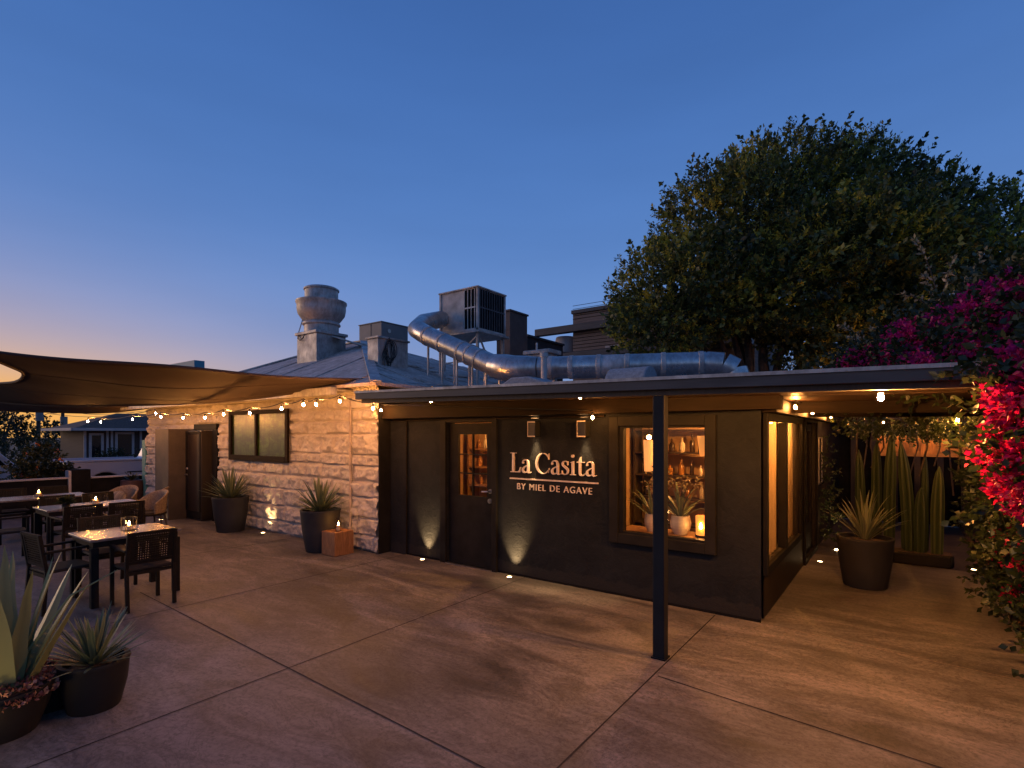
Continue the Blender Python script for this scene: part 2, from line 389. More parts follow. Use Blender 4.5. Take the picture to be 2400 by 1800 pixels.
def point(name, parent, loc, watts, col=WARM, rad=.05):
    d = bpy.data.lights.new(name, "POINT"); d.energy = watts; d.color = col; d.shadow_soft_size = rad
    o = bpy.data.objects.new(name, d); COL.objects.link(o); o.parent = parent; o.location = Vector(loc) - Vector(root_of(parent).location); return o

def leaf_obj(name, P, D, L, W, T, mat, parent, fold=.25, seed=0, side=None):
    """one mesh of folded leaf quads: P base points, D directions, L lengths, W half widths, T tint 0..1"""
    r = np.random.default_rng(seed); n = len(P); P = np.asarray(P, float); D = np.asarray(D, float)
    D /= np.linalg.norm(D, axis=1, keepdims=True) + 1e-9
    S = np.cross(D, r.normal(size=(n, 3))); S /= np.linalg.norm(S, axis=1, keepdims=True) + 1e-9
    N = np.cross(S, D); L = np.broadcast_to(L, n)[:, None]; W = np.broadcast_to(W, n)[:, None]
    mid = P + D * L * .5
    V = np.empty((n, 4, 3)); V[:, 0] = P; V[:, 1] = mid + S * W + N * W * fold; V[:, 2] = P + D * L; V[:, 3] = mid - S * W + N * W * fold
    off = np.array(root_of(parent).location) if parent is not None else np.array([0, 0, 0.])
    V = V.reshape(-1, 3) - off
    idx = (np.arange(n)[:, None] * 4 + np.array([[0, 1, 2, 0, 2, 3]])).reshape(-1)
    me = bpy.data.meshes.new(name); me.vertices.add(n * 4); me.vertices.foreach_set("co", V.astype(np.float32).ravel())
    me.loops.add(n * 6); me.loops.foreach_set("vertex_index", idx.astype(np.int32))
    me.polygons.add(n * 2); me.polygons.foreach_set("loop_start", np.arange(0, n * 6, 3, dtype=np.int32))
    try: me.polygons.foreach_set("loop_total", np.full(n * 2, 3, np.int32))
    except Exception: pass
    a = me.attributes.new("tint", "FLOAT", "POINT"); a.data.foreach_set("value", np.repeat(np.clip(np.broadcast_to(T, n), 0, 1), 4).astype(np.float32))
    me.update(calc_edges=True); me.validate()
    return link_mesh(name, me, mat, parent)
def set_tint(o, vals):
    a = o.data.attributes.new("tint", "FLOAT", "POINT"); a.data.foreach_set("value", np.asarray(vals, np.float32))

def sprigs(blobs, n, per, length, r, up=.35, rmin=.72, jitter=.18, seed=0, clump_scale=1.0, contrast=False):
    """twigs with leaves spread through the outer volume of ellipsoid lobes -> P, D, tint"""
    vol = np.array([b[1][0] * b[1][1] + b[1][1] * b[1][2] + b[1][0] * b[1][2] for b in blobs]); pick = r.choice(len(blobs), n, p=vol / vol.sum())
    C = np.array([b[0] for b in blobs], float)[pick]; Rd = np.array([b[1] for b in blobs], float)[pick]
    d = r.normal(size=(n, 3)); d /= np.linalg.norm(d, axis=1, keepdims=True)
    ph = r.uniform(0, 6.28, (4, 1))
    lump = 1 + jitter * (np.sin(d[:, 0:1] * 5 + ph[0]) * np.sin(d[:, 1:2] * 6 + ph[1]) + .7 * np.sin(d[:, 2:3] * 9 + ph[2]) * np.sin(d[:, 0:1] * 11 + ph[3]))
    rad = r.uniform(rmin ** 3, 1, (n, 1)) ** (1 / 3) * lump
    c = C + d * Rd * rad
    ax = d + np.array([0, 0, up]) + r.normal(size=(n, 3)) * .35; ax /= np.linalg.norm(ax, axis=1, keepdims=True)
    t = r.uniform(0, 1, (n, per, 1)); P = c[:, None] + ax[:, None] * t * length
    D = ax[:, None] * .75 + r.normal(size=(n, per, 3)) * .6
    # tint by clump; in the tree, yellow patches paint warm lamplight into the leaves
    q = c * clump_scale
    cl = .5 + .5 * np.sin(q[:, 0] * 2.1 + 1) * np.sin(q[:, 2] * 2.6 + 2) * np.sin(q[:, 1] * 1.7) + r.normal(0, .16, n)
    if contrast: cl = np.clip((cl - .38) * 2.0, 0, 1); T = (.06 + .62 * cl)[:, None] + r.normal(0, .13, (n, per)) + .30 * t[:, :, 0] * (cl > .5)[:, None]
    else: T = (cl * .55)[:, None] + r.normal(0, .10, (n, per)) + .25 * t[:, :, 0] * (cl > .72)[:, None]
    return P.reshape(-1, 3), D.reshape(-1, 3), T.reshape(-1)

# =================================================================== GROUND
YF = 5.80          # dark facade plane
XC = -1.134        # passage wall plane
structure("ground", MB().add([(-400, -400, -.06), (400, -400, -.06), (400, 400, -.06), (-400, 400, -.06)], [(0, 1, 2, 3)]), DIRT)
structure("street", MB().box(-60, -17.2, -60, 80, -.30, -.045), ASPHALT)
structure("patio_slab", MB().poly([(-16.6, -7), (.86, -7), (.86, 6.2), (.95, 8.4), (.97, 9.65), (-16.6, 9.65)], "z", -.2, 0), CONC)
structure("passage_floor", MB().box(-1.134, 6, 9.665, 22, -.2, -.02), PAVER)
def strip(mb, a, b, w, z=.003):
    a, b = Vector((a[0], a[1], 0)), Vector((b[0], b[1], 0)); d = (b - a).normalized(); n = Vector((-d.y, d.x, 0)) * w / 2
    k = max(2, int((b - a).length / .12)); v = []; f = []
    for i in range(k + 1):
        p = a.lerp(b, i / k); e = .12 * random.uniform(-1, 1)
        for s in (1, -1): q = p + n * s * (1 + random.uniform(-.22, .22)); v.append((q.x, q.y, z))
    for i in range(k): f.append((2 * i, 2 * i + 1, 2 * i + 3, 2 * i + 2))
    mb.add(v, f)
def gp(px, py): return on_ground(px, py)[:2]
jd, jp = MB(), MB()
def ext(a, b, k0, k1):
    a, b = Vector(a), Vector(b); return (a + (a - b) * k0, b + (b - a) * k1)
for pa, pb, k0, k1, w in (((671, 1568), (1230, 1354), 2.0, 0, .011), ((347, 1398), (1130, 1798), .05, .6, .012), ((1310, 1798), (1676, 1442), 1.2, 0, .012),
                          ((1541, 1585), (2205, 1800), 0, .4, .012), ((400, 1308), (687, 1261), .6, 0, .013), ((400, 1428), (948, 1300), .3, 0, .013)):
    a, b = ext(gp(*pa), gp(*pb), k0, k1); strip(jd, a, b, w)
for pa, pb, k0, k1, w in (((1790, 1462), (2400, 1597), 0, .3, .010), ((872, 1371), (1240, 1475), 0, .1, .007), ((1330, 1505), (1535, 1583), 0, 0, .006)):
    a, b = ext(gp(*pa), gp(*pb), k0, k1); strip(jp, a, b, w)
structure("control_joints", jd, JOINT); structure("pale_joints", jp, JOINT_PALE)
# mulch bed right of the slab
mb = MB(); bed = []
def bedz(x, y): return .03 + .05 * math.sin(x * 3.1 + y) * math.sin(y * 2.3) + .05 * min(1, max(0, x - .9))
mb.grid(lambda u, v: (.965 + u * 5, -7 + v * 30, bedz(.965 + u * 5, -7 + v * 30) if u > 0 else -.01), 30, 120)
structure("planting_bed", mb, MULCH)
r = np.random.default_rng(3); n = 5200
P = np.stack([.93 + 1.9 * r.uniform(0, 1, n) ** 1.5, r.uniform(3.5, 12, n), np.zeros(n)], 1)
P[:, 2] = [bedz(x, y) + .01 for x, y, _ in P]
D = r.normal(size=(n, 3)); D[:, 2] = np.abs(D[:, 2]) * .25
tag(leaf_obj("leaf_litter", P, D, r.uniform(.03, .075, n), .014, r.uniform(0, 1, n),
             leafmat("litter_leaf", [(0, (.03, .012, .006)), (.6, (.10, .04, .018)), (1, (.20, .09, .035))], .1), None, seed=4), None, None, None, "stuff")

# =================================================================== STONE BUILDING (left)
XS0, XS1, YS = -15.9, -6.70, 5.58
stone = thing("stone_building", "cream rough stone building with low hipped metal roof behind the sail", "building", (-11.3, YS, 0))
def value_noise(ny, nx, cells_y, cells_x, r):
    g = r.uniform(-1, 1, (cells_y + 3, cells_x + 3)); y = np.linspace(0, cells_y, ny); x = np.linspace(0, cells_x, nx)
    yi = y.astype(int); xi = x.astype(int); fy = (y - yi)[:, None]; fx = (x - xi)[None]
    fy = fy * fy * (3 - 2 * fy); fx = fx * fx * (3 - 2 * fx)
    a = g[np.ix_(yi, xi)]; b = g[np.ix_(yi, xi + 1)]; c = g[np.ix_(yi + 1, xi)]; d = g[np.ix_(yi + 1, xi + 1)]
    return (a * (1 - fx) + b * fx) * (1 - fy) + (c * (1 - fx) + d * fx) * fy
def stone_face():
    r = np.random.default_rng(21); Wd, H = XS1 - XS0, 2.74; nx, nz = 700, 214
    x = np.linspace(0, Wd, nx); z = np.linspace(0, H, nz); h = np.full((nz, nx), -.022)
    rough = .5 * value_noise(nz, nx, 26, 84, r) + .3 * value_noise(nz, nx, 60, 200, r) + .2 * value_noise(nz, nx, 105, 340, r)
    chis = 1 - np.abs(value_noise(nz, nx, 17, 52, r)) * 2
    zz = 0.0
    while zz < H:
        hh = min(r.uniform(.17, .36), H - zz + .001)
        if H - zz - hh < .12: hh = H - zz + .001
        rows = np.where((z >= zz - 1e-6) & (z < zz + hh))[0]; xx = -r.uniform(0, .4)
        while xx < Wd:
            ww = r.uniform(.28, .85); cols = np.where((x >= xx) & (x < xx + ww))[0]
            if len(cols) and len(rows):
                dz = np.minimum(z[rows] - zz, zz + hh - z[rows])[:, None]; dx = np.minimum(x[cols] - xx, xx + ww - x[cols])[None]
                d = np.minimum(dz, dx) + .012 * rough[np.ix_(rows, cols)]
                m = np.clip(d / r.uniform(.018, .07), 0, 1); m = m * m * (3 - 2 * m)
                tilt = r.uniform(-.5, .5) * (x[cols] - xx - ww / 2)[None] * .07 + r.uniform(-.2, 1) * (z[rows] - zz - hh / 2)[:, None] * .12
                h[np.ix_(rows, cols)] = -.022 * (1 - m) + m * (r.uniform(.020, .046) + .85 * tilt + .036 * rough[np.ix_(rows, cols)] + .024 * chis[np.ix_(rows, cols)])
            xx += ww
        zz += hh
    wx = (XS0 + x)[None]; wz = z[:, None]
    for x0, x1, z0, z1 in ((-11.43, -9.15, 1.34, 2.41), (-13.8, -12.2, -1, 2.15)):      # cut back behind the window and the door
        h = np.where((wx > x0) & (wx < x1) & (wz > z0) & (wz < z1), np.minimum(h, .012), h)
    h = np.where((wx >= -12.2) & (wx < -12.0) & (wz < 2.14), np.minimum(h, .03), h)
    h += .003 * rough
    X, Z = np.meshgrid(XS0 + x, z); V = np.stack([X, YS - h, Z], -1).reshape(-1, 3)
    i = np.arange(nz * nx).reshape(nz, nx)
    F = np.stack([i[:-1, :-1], i[:-1, 1:], i[1:, 1:], i[1:, :-1]], -1).reshape(-1, 4)
    me = bpy.data.meshes.new("stone_wall"); off = np.array(stone.location)
    me.from_pydata((V - off).tolist(), [], F.tolist()); me.shade_smooth(); me.update()
    return link_mesh("stone_wall", me, STONE, stone)
stone_face()
build("wall_core", MB().box(XS0 + .002, XS1 - .002, YS + .035, 13.2, -.05, 2.70), STONE, stone)
build("painted_return", MB().box(XS1, XS1 + .02, YS - .02, 6.4, 0, 2.66), BLACK, stone)
build("corner_trim", MB().box(XS0 - .24, XS0 - .01, YS - .05, YS + .35, 0, 1.75), TEAL, stone, bevel=.006)
# hipped roof of old metal sheets
E = (-16.3, -6.35, 5.22, 13.6, 2.64); A1, A2, AZ = -11.2, -12.2, 4.25; AY = 8.8
def hip(z):
    return [(E[0], E[2], E[4] + z), (E[1], E[2], E[4] + z), (E[1], E[3], E[4] + z), (E[0], E[3], E[4] + z), (A1, AY, AZ + z), (A2, AY, AZ + z)]
mb = MB(); top, bot = hip(.05), hip(0)
mb.add(top + bot, [(0, 1, 4, 5), (1, 2, 4), (2, 3, 5, 4), (3, 0, 5), (7, 6, 11, 10), (8, 7, 10), (9, 8, 10, 11), (6, 9, 11), (0, 6, 7, 1), (1, 7, 8, 2), (2, 8, 9, 3), (3, 9, 6, 0)])
hiproof = build("roof", mb, ROOFM, stone)
def plane_pt(base0, base1, apex0, apex1, u, v):
    a = Vector(base0).lerp(Vector(base1), u); b = Vector(apex0).lerp(Vector(apex1), u); return a.lerp(b, v)
T5 = [Vector(p) for p in hip(.056)]
for k in (1, 4, 7, 9, 12, 15):      # laps run up the slope, cut by the hips
    x = E[0] + (E[1] - E[0]) * k / 16
    if x < A2: vmax = (x - E[0]) / (A2 - E[0])
    elif x > A1: vmax = (E[1] - x) / (E[1] - A1)
    else: vmax = 1
    build("roof_seam", MB().bar((x, E[2], E[4] + .06), (x, E[2] + (AY - E[2]) * vmax, E[4] + (AZ - E[4]) * vmax + .06), .03, .012), ROOFM, stone)
for k in (1, 2, 4, 5, 8, 9, 12, 13):
    y = E[2] + (E[3] - E[2]) * k / 14; vmax = (y - E[2]) / (AY - E[2]) if y < AY else (E[3] - y) / (E[3] - AY)
    build("roof_seam", MB().bar((E[1], y, E[4] + .06), (E[1] + (A1 - E[1]) * vmax, y, E[4] + (AZ - E[4]) * vmax + .06), .03, .012), ROOFM, stone)
for a_, b_ in ((1, 4), (0, 5), (4, 5)): build("ridge_cap", MB().bar(T5[a_], T5[b_], .17, .035), GALVOLD, stone)
mb = MB(); rr = random.Random(5)
for k in range(26):          # lifted and patched sheets
    u, v = rr.uniform(.05, .9), rr.uniform(.05, .6)
    y = E[2] + (E[3] - E[2]) * u; vm = v * .8
    x = E[1] + (A1 - E[1]) * vm
    lim = (y - E[2]) / (AY - E[2]) if y < AY else (E[3] - y) / (E[3] - AY)
    if vm > lim - .12: continue
    z = E[4] + (AZ - E[4]) * vm + .075; sl = (AZ - E[4]) / (A1 - E[1]); w, l = rr.uniform(.3, .9), rr.uniform(.3, .8); tl = rr.uniform(0, .04)
    mb = MB(); mb.add([(x, y, z), (x, y + w, z + tl), (x - l, y + w, z - l * sl), (x - l, y, z - l * sl), (x, y, z - .02), (x, y + w, z + tl - .02), (x - l, y + w, z - l * sl - .02), (x - l, y, z - l * sl - .02)],
           [(0, 1, 2, 3), (7, 6, 5, 4), (0, 4, 5, 1), (1, 5, 6, 2), (2, 6, 7, 3), (3, 7, 4, 0)]); build("roof_patch", mb, ROOFM, stone)
build("gutter", MB().box(E[0], -7.3, E[2] - .12, E[2] - .003, 2.53, 2.66).box(E[0], -7.3, E[2] + .003, YS - .06, 2.60, 2.635), GALVOLD, stone, bevel=.01)
# green window
gw = build("window_frame", MB().box(-11.40, -11.31, YS - .10, YS - .055, 1.37, 2.38).box(-9.27, -9.18, YS - .10, YS - .055, 1.37, 2.38)
           .box(-11.31, -9.27, YS - .10, YS - .055, 2.30, 2.38).box(-11.31, -9.27, YS - .105, YS - .055, 1.37, 1.48).box(-10.36, -10.29, YS - .095, YS - .062, 1.48, 2.30), HEADER, stone, bevel=.006)
def m_green():
    s = NT("green_backed_pane"); f = s.noise(2.6, 6, .6, (1, 1, 1.6), .8); g = s.noise(9, 3, .5, (3, 1, .5)); k = s.noise(5, 5, .6, (.6, 1, 2.4), 1.2)
    c = s.ramp(f, [(.36, (.008, .013, .003)), (.5, (.022, .042, .006)), (.62, (.045, .085, .010))])
    c = s.mix(.55, c, s.ramp(g, [(.42, (.35, .3, .25)), (.52, (1, 1, 1))]), "MULTIPLY")
    c = s.mix(.5, c, s.ramp(k, [(.44, (.30, .25, .2)), (.5, (1, 1, 1))]), "MULTIPLY")
    s.set(Base_Color=c, Roughness=.3, Specular_IOR_Level=.2); return s.m
build("window_pane", MB().box(-11.31, -9.27, YS - .058, YS - .05, 1.48, 2.30), m_green(), stone)
mb = MB(); rr = random.Random(8)      # bottles and rails standing behind the pane's edge
# dark entrance vestibule
ent = build("entrance_pier", MB().box(-13.78, -13.06, 4.98, YS - .004, 0, 2.02), simple("pier_render", (.070, .052, .040), (.045, .034, .026), .7, scale=4, bump=.3, bscale=40), stone, bevel=.012)
dr = build("entrance_door", MB().box(-13.055, -12.30, 5.34, YS - .004, .015, 1.98), simple("dark_brown_door", (.030, .019, .013), (.02, .013, .009), .4, scale=3, stretch=(8, 8, 1)), stone, bevel=.006)
build("door_handle", MB().tube([(-12.98, 5.34, 1.0), (-12.98, 5.285, 1.0), (-12.86, 5.285, 1.0)], .011, 8), STEEL, dr, smooth=True); build("lock", MB().ball((-12.98, 5.335, 1.13), .028), STEEL, dr, smooth=True)
build("kick_plate", MB().box(-13.0, -12.34, 5.33, 5.338, .04, .2), BLACK, dr)
build("door_rail", MB().box(-13.05, -12.32, 5.325, 5.338, 1.90, 1.965).box(-13.05, -12.97, 5.327, 5.338, .2, 1.90).box(-12.40, -12.32, 5.327, 5.338, .2, 1.90), BLACK, dr)
mb = MB(); pts = [(-13.06, 2.13), (-12.0, 2.13)]
for k in range(12): pts.append((-12.0 + .035 * math.sin(k * 1.9) + .02 * math.sin(k * 4.7), 2.06 - k * .185))
pts += [(-12.0, 0), (-12.2, 0), (-12.2, 2.0), (-13.06, 2.0)]
build("door_surround", MB().poly(pts[:2] + [(-12.0, 2.0), (-13.06, 2.0)], "y", YS - .075, YS - .008).poly([(-12.2, 1.997)] + [(p[0], min(p[1], 1.997)) for p in pts[2:14]] + [(-12.0, 0), (-12.2, 0)], "y", YS - .06, YS - .008), BLACK, stone)
# downpipe
build("downpipe", MB().tube([(-7.35, YS - .07, 2.5), (-7.35, YS - .07, .12), (-7.35, YS - .14, .03)], .022, 8), simple("downpipe_paint", (.42, .34, .27), None, .6), stone, smooth=True)

# =================================================================== DARK RESTAURANT BUILDING
XL = XS1 + .02
bld = thing("restaurant_building", "charcoal stucco restaurant building with flat roof and lit door and windows", "building", (-3.9, YF, 0))
def holed_wall(mb, a0, a1, z0, z1, holes, plane, thick, axis):
    """axis 'x': wall along x at y=plane (outer face), thickness towards +y; axis 'y': wall along y at x=plane, thickness towards -x"""
    xs = sorted({a0, a1, *[h[0] for h in holes], *[h[1] for h in holes]}); zs = sorted({z0, z1, *[h[2] for h in holes], *[h[3] for h in holes]})
    for i in range(len(xs) - 1):
        for j in range(len(zs) - 1):
            cx, cz = (xs[i] + xs[i + 1]) / 2, (zs[j] + zs[j + 1]) / 2
            if any(h[0] < cx < h[1] and h[2] < cz < h[3] for h in holes): continue
            q = [(xs[i], zs[j]), (xs[i + 1], zs[j]), (xs[i + 1], zs[j + 1]), (xs[i], zs[j + 1])]
            for off in (0, thick):
                mb.add([(x, plane + off, z) if axis == "x" else (plane - off, x, z) for x, z in q], [(0, 1, 2, 3)])
    for h in holes:
        q = [(h[0], h[2]), (h[1], h[2]), (h[1], h[3]), (h[0], h[3])]
        for k in range(4):
            a, b = q[k], q[(k + 1) % 4]
            if axis == "x": mb.add([(a[0], plane, a[1]), (b[0], plane, b[1]), (b[0], plane + thick, b[1]), (a[0], plane + thick, a[1])], [(0, 1, 2, 3)])
            else: mb.add([(plane, a[0], a[1]), (plane, b[0], b[1]), (plane - thick, b[0], b[1]), (plane - thick, a[0], a[1])], [(0, 1, 2, 3)])
DOOR = (-5.43, -4.57, .0, 2.07); WIN = (-2.66, -1.62, .70, 2.04)
mb = MB(); holed_wall(mb, XL, XC, 0, 2.27, [DOOR, WIN], YF, .16, "x")
build("front_wall", mb, STUCCO, bld)
SW = (5.93, 8.22, .50, 2.11); SD = (8.76, 10.05, .02, 2.10)
mb = MB(); holed_wall(mb, YF + .16, 15, 0, 2.27, [SW, SD], XC - .002, .14, "y")
build("side_wall", mb, simple("side_wall_paint", (.026, .019, .014), (.016, .012, .009), .5, spec=.2, scale=4, bump=.2, bscale=40), bld)
build("wall_base_line", MB().box(XL, XC, YF - .006, YF - .001, 0, .03), DARK, bld)
build("wall_seam", MB().box(-6.30, -6.285, YF - .012, YF - .001, .55, 2.2), DARK, bld)
build("wall_panel", MB().box(-6.66, -6.30, YF - .03, YF - .001, .0, 2.2), STUCCO, bld)
# flat roof slab with the painted fascia (one gently falling plane)
def fall(x, y, z): return (x, y, z - .018 * x)
roof = build("flat_roof", MB().box(-5.61, 1.35, 4.36, 9.9, 2.285, 2.335, fall).box(-6.55, -5.61, 5.62, 13.4, 2.285, 2.335, fall).box(-5.61, -1.0, 9.9, 13.4, 2.285, 2.335, fall), MEMBRANE, bld)
fas = build("fascia", MB().box(-5.64, 1.38, 4.30, 4.345, 2.245, 2.345, fall).box(-5.64, -5.60, 4.345, 5.5, 2.245, 2.345, fall).box(1.34, 1.38, 4.345, 9.9, 2.245, 2.345, fall), FASCIA, bld, bevel=.004)
build("fascia_lip", MB().box(-5.645, 1.385, 4.285, 4.30, 2.325, 2.352, fall), GALVOLD, fas)
mb = MB()
for k in range(9): mb.box(-5.59, 1.34, 4.36 + k * .155, 4.36 + k * .155 + .150, 2.262, 2.283, fall)
for k in range(27): mb.box(XC + .02, 1.34, 5.79 + k * .155, 5.79 + k * .155 + .150, 2.262, 2.283, fall)
build("soffit", mb, SOFFIT, bld)
mb = MB()
for x in (.0, .75): mb.box(x, x + .07, 4.38, 9.85, 2.16, 2.258, fall)
build("rafter", MB().box(XC + .03, 1.34, 6.9, 6.99, 2.13, 2.259, fall), HEADER, bld); build("rafter", MB().box(XC + .03, 1.34, 8.6, 8.69, 2.13, 2.259, fall), HEADER, bld)
build("edge_beam", MB().box(-5.59, 1.34, 4.36, 4.44, 2.20, 2.259, fall), DARKW, bld)
build("header_beam", MB().box(-6.66, -.93, 5.60, 5.79, 2.145, 2.259, lambda x, y, z: (x, y, z - .018 * x if z > 2.2 else z)), HEADER, bld, bevel=.005)
build("side_beam", MB().box(XC + .01, -.99, 5.80, 13.0, 2.12, 2.262), HEADER, bld, bevel=.004)
build("conduit", MB().tube([(-6.6, YF - .035, 2.118), (-2.85, YF - .035, 2.118)], .013, 8).tube([(-6.285, YF - .03, 2.11), (-6.285, YF - .03, .03)], .010, 8), HEADER, bld, smooth=True)
post = build("porch_post", MB().box(-1.70, -1.60, 4.345, 4.445, 0, 2.225), POSTMAT, bld, bevel=.006)
build("post_shoe", MB().box(-1.712, -1.588, 4.335, 4.455, 0, .012), POSTMAT, post)
# door
fr = build("door_frame", MB().box(-5.545, -5.435, YF - .045, YF - .002, 0, 2.145).box(-4.565, -4.485, YF - .045, YF - .002, 0, 2.145).box(-5.435, -4.565, YF - .045, YF - .002, 2.075, 2.145), BLACK, bld, bevel=.006)
mb = MB(); holed_wall(mb, -5.415, -4.575, .012, 2.06, [(-5.245, -4.705, 1.014, 1.90)], YF + .03, .045, "x")
mb.add([(-5.415, YF + .03, .012), (-5.415, YF + .03, 2.06), (-5.415, YF + .075, 2.06), (-5.415, YF + .075, .012)], [(0, 1, 2, 3)])
door = build("door", mb, BLACK, bld)
build("muntin", MB().box(-4.985, -4.965, YF + .036, YF + .07, 1.014, 1.90).box(-5.245, -4.985, YF + .040, YF + .066, 1.60, 1.618).box(-4.965, -4.705, YF + .040, YF + .066, 1.60, 1.618)
      .box(-5.245, -4.985, YF + .040, YF + .066, 1.325, 1.343).box(-4.965, -4.705, YF + .040, YF + .066, 1.325, 1.343), BLACK, door)
build("door_glass", MB().box(-5.245, -4.705, YF + .050, YF + .055, 1.014, 1.90), GLASS, door)
build("handle", MB().tube([(-4.65, YF + .03, 1.10), (-4.65, YF - .03, 1.10), (-4.56, YF - .035, 1.095)], .011, 8).lathe([(.028, 0), (.028, .012)], (0, 0, 0), 4).add([], []) if False else
      MB().tube([(-4.64, YF + .03, 1.10), (-4.64, YF - .035, 1.10), (-4.745, YF - .038, 1.095)], .012, 8).tube([(-4.64, YF + .031, 1.10), (-4.64, YF + .018, 1.10)], .032, 16), STEEL, door, smooth=True)
build("deadbolt", MB().tube([(-4.64, YF + .031, .965), (-4.64, YF + .005, .965)], .034, 16).tube([(-4.64, YF + .004, .965), (-4.64, YF - .012, .965)], .014, 10), STEEL, door, smooth=True)
for z in (.25, 1.0, 1.78): build("hinge", MB().tube([(-5.425, YF - .004, z), (-5.425, YF - .004, z + .11)], .011, 8), BLACK, door, smooth=True)
build("threshold", MB().box(-5.44, -4.56, YF - .05, YF + .12, 0, .012), STEEL, bld)
# front window
def rect_frame(mb, x0, x1, z0, z1, w, y0, y1, wb=None):
    wb = wb or w
    mb.box(x0, x0 + w, y0, y1, z0, z1).box(x1 - w, x1, y0, y1, z0, z1).box(x0 + w, x1 - w, y0, y1, z1 - w, z1).box(x0 + w, x1 - w, y0, y1, z0, z0 + wb); return mb
wf = build("window_frame", rect_frame(MB(), -2.79, -1.565, .625, 2.11, .115, YF - .05, YF - .002), BLACK, bld, bevel=.008)
build("sash", rect_frame(MB(), -2.672, -1.605, .712, 2.028, .055, YF - .02, YF + .06), BLACK, wf, bevel=.005)
build("glass", MB().box(-2.617, -1.66, YF + .03, YF + .036, .767, 1.973), GLASS, wf)
# side window: two tall panes
def yz_box(mb, y0, y1, z0, z1, x0, x1): return mb.box(x0, x1, y0, y1, z0, z1)
def side_frame(mb, y0, y1, z0, z1, w, x0, x1):
    mb.box(x0, x1, y0, y0 + w, z0, z1).box(x0, x1, y1 - w, y1, z0, z1).box(x0, x1, y0 + w, y1 - w, z1 - w, z1).box(x0, x1, y0 + w, y1 - w, z0, z0 + w); return mb
sf = build("side_window", side_frame(MB(), 5.88, 8.27, .46, 2.125, .085, XC, XC + .045).box(XC - .05, XC + .04, 7.02, 7.13, .545, 2.04), BLACK, bld, bevel=.006)
build("glass", MB().box(XC - .035, XC - .03, 5.965, 8.185, .545, 2.04), GLASS, sf)
mb = MB()
for a, b in ((5.97, 7.0), (7.15, 8.18)):
    mb.grid(lambda u, v: (XC - .062 + .011 * math.sin(u * (b - a) * 42) * (1 - .3 * v), a + u * (b - a), .54 + v * 1.52), 80, 4)
build("curtain", mb, CURTAIN, bld, smooth=True)
# passage door, open dark leaf with lit edge
pd = build("passage_door", MB().box(XC - .09, XC - .05, 8.80, 10.01, .02, 2.06), BLACK, bld)
build("door_casing", side_frame(MB(), 8.70, 10.11, .0, 2.15, .07, XC, XC + .03), BLACK, pd, bevel=.005)
build("door_glass", MB().box(XC - .05, XC - .046, 8.95, 9.86, .5, 1.95), simple("dark_glass", (.02, .014, .01), None, .06), pd)
# rooms behind the door and the window
IR = (-6.5, XC - .16, YF + .165, 8.4)
build("interior_wall", MB().add([(IR[0], IR[3], 0), (IR[1], IR[3], 0), (IR[1], IR[3], 2.26), (IR[0], IR[3], 2.26)], [(0, 1, 2, 3)]).add([(IR[0], IR[2], 0), (IR[0], IR[3], 0), (IR[0], IR[3], 2.26), (IR[0], IR[2], 2.26)], [(0, 1, 2, 3)]).box(-3.6, -3.52, 6.2, 8.39, 0, 2.25), PLASTER, bld)
build("interior_floor", MB().box(IR[0], IR[1], IR[2], IR[3], -.02, .01), PAVER, bld)
build("interior_ceiling", MB().box(IR[0], IR[1], IR[2], IR[3], 2.262, 2.28), SOFFIT, bld)
build("window_ledge", MB().box(-2.8, -1.45, YF + .165, YF + .62, .69, .735), SHELFW, bld, bevel=.005)

# =================================================================== SIGN
sign = thing("wall_sign", "pale raised lettering reading La Casita by Miel de Agave between door and window", "sign", (-3.6, YF, 1.1))
def strokes(mb, pts, ws, x, z, sx, sz, y0, y1, n=7):
    p = [Vector((a, b, 0)) for a, b in pts]; q = []; w = []
    for i in range(len(p) - 1):      # Catmull-Rom
        p0, p1, p2, p3 = p[max(i - 1, 0)], p[i], p[i + 1], p[min(i + 2, len(p) - 1)]
        for k in range(n):
            t = k / n; q.append(.5 * ((2 * p1) + (p2 - p0) * t + (2 * p0 - 5 * p1 + 4 * p2 - p3) * t * t + (3 * p1 - p0 - 3 * p2 + p3) * t ** 3)); w.append(ws[i] * (1 - t) + ws[i + 1] * t)
    q.append(p[-1]); w.append(ws[-1]); v = []; f = []
    for i, a in enumerate(q):
        d = (q[min(i + 1, len(q) - 1)] - q[max(i - 1, 0)]).normalized(); nn = Vector((-d.y, d.x, 0)) * w[i] / 2
        for yy in (y0, y1):
            for s in (1, -1): b = a + nn * s; v.append((x + b.x * sx, yy, z + b.y * sz))
    m = len(q)
    for i in range(m - 1):
        o, e = i * 4, i * 4 + 4
        f += [(o, o + 1, e + 1, e), (o + 2, e + 2, e + 3, o + 3), (o, e, e + 2, o + 2), (o + 1, o + 3, e + 3, e + 1)]
    f += [(0, 2, 3, 1), ((m - 1) * 4, (m - 1) * 4 + 1, (m - 1) * 4 + 3, (m - 1) * 4 + 2)]
    mb.add(v, f)
CAPH = .262; LX = 1.08
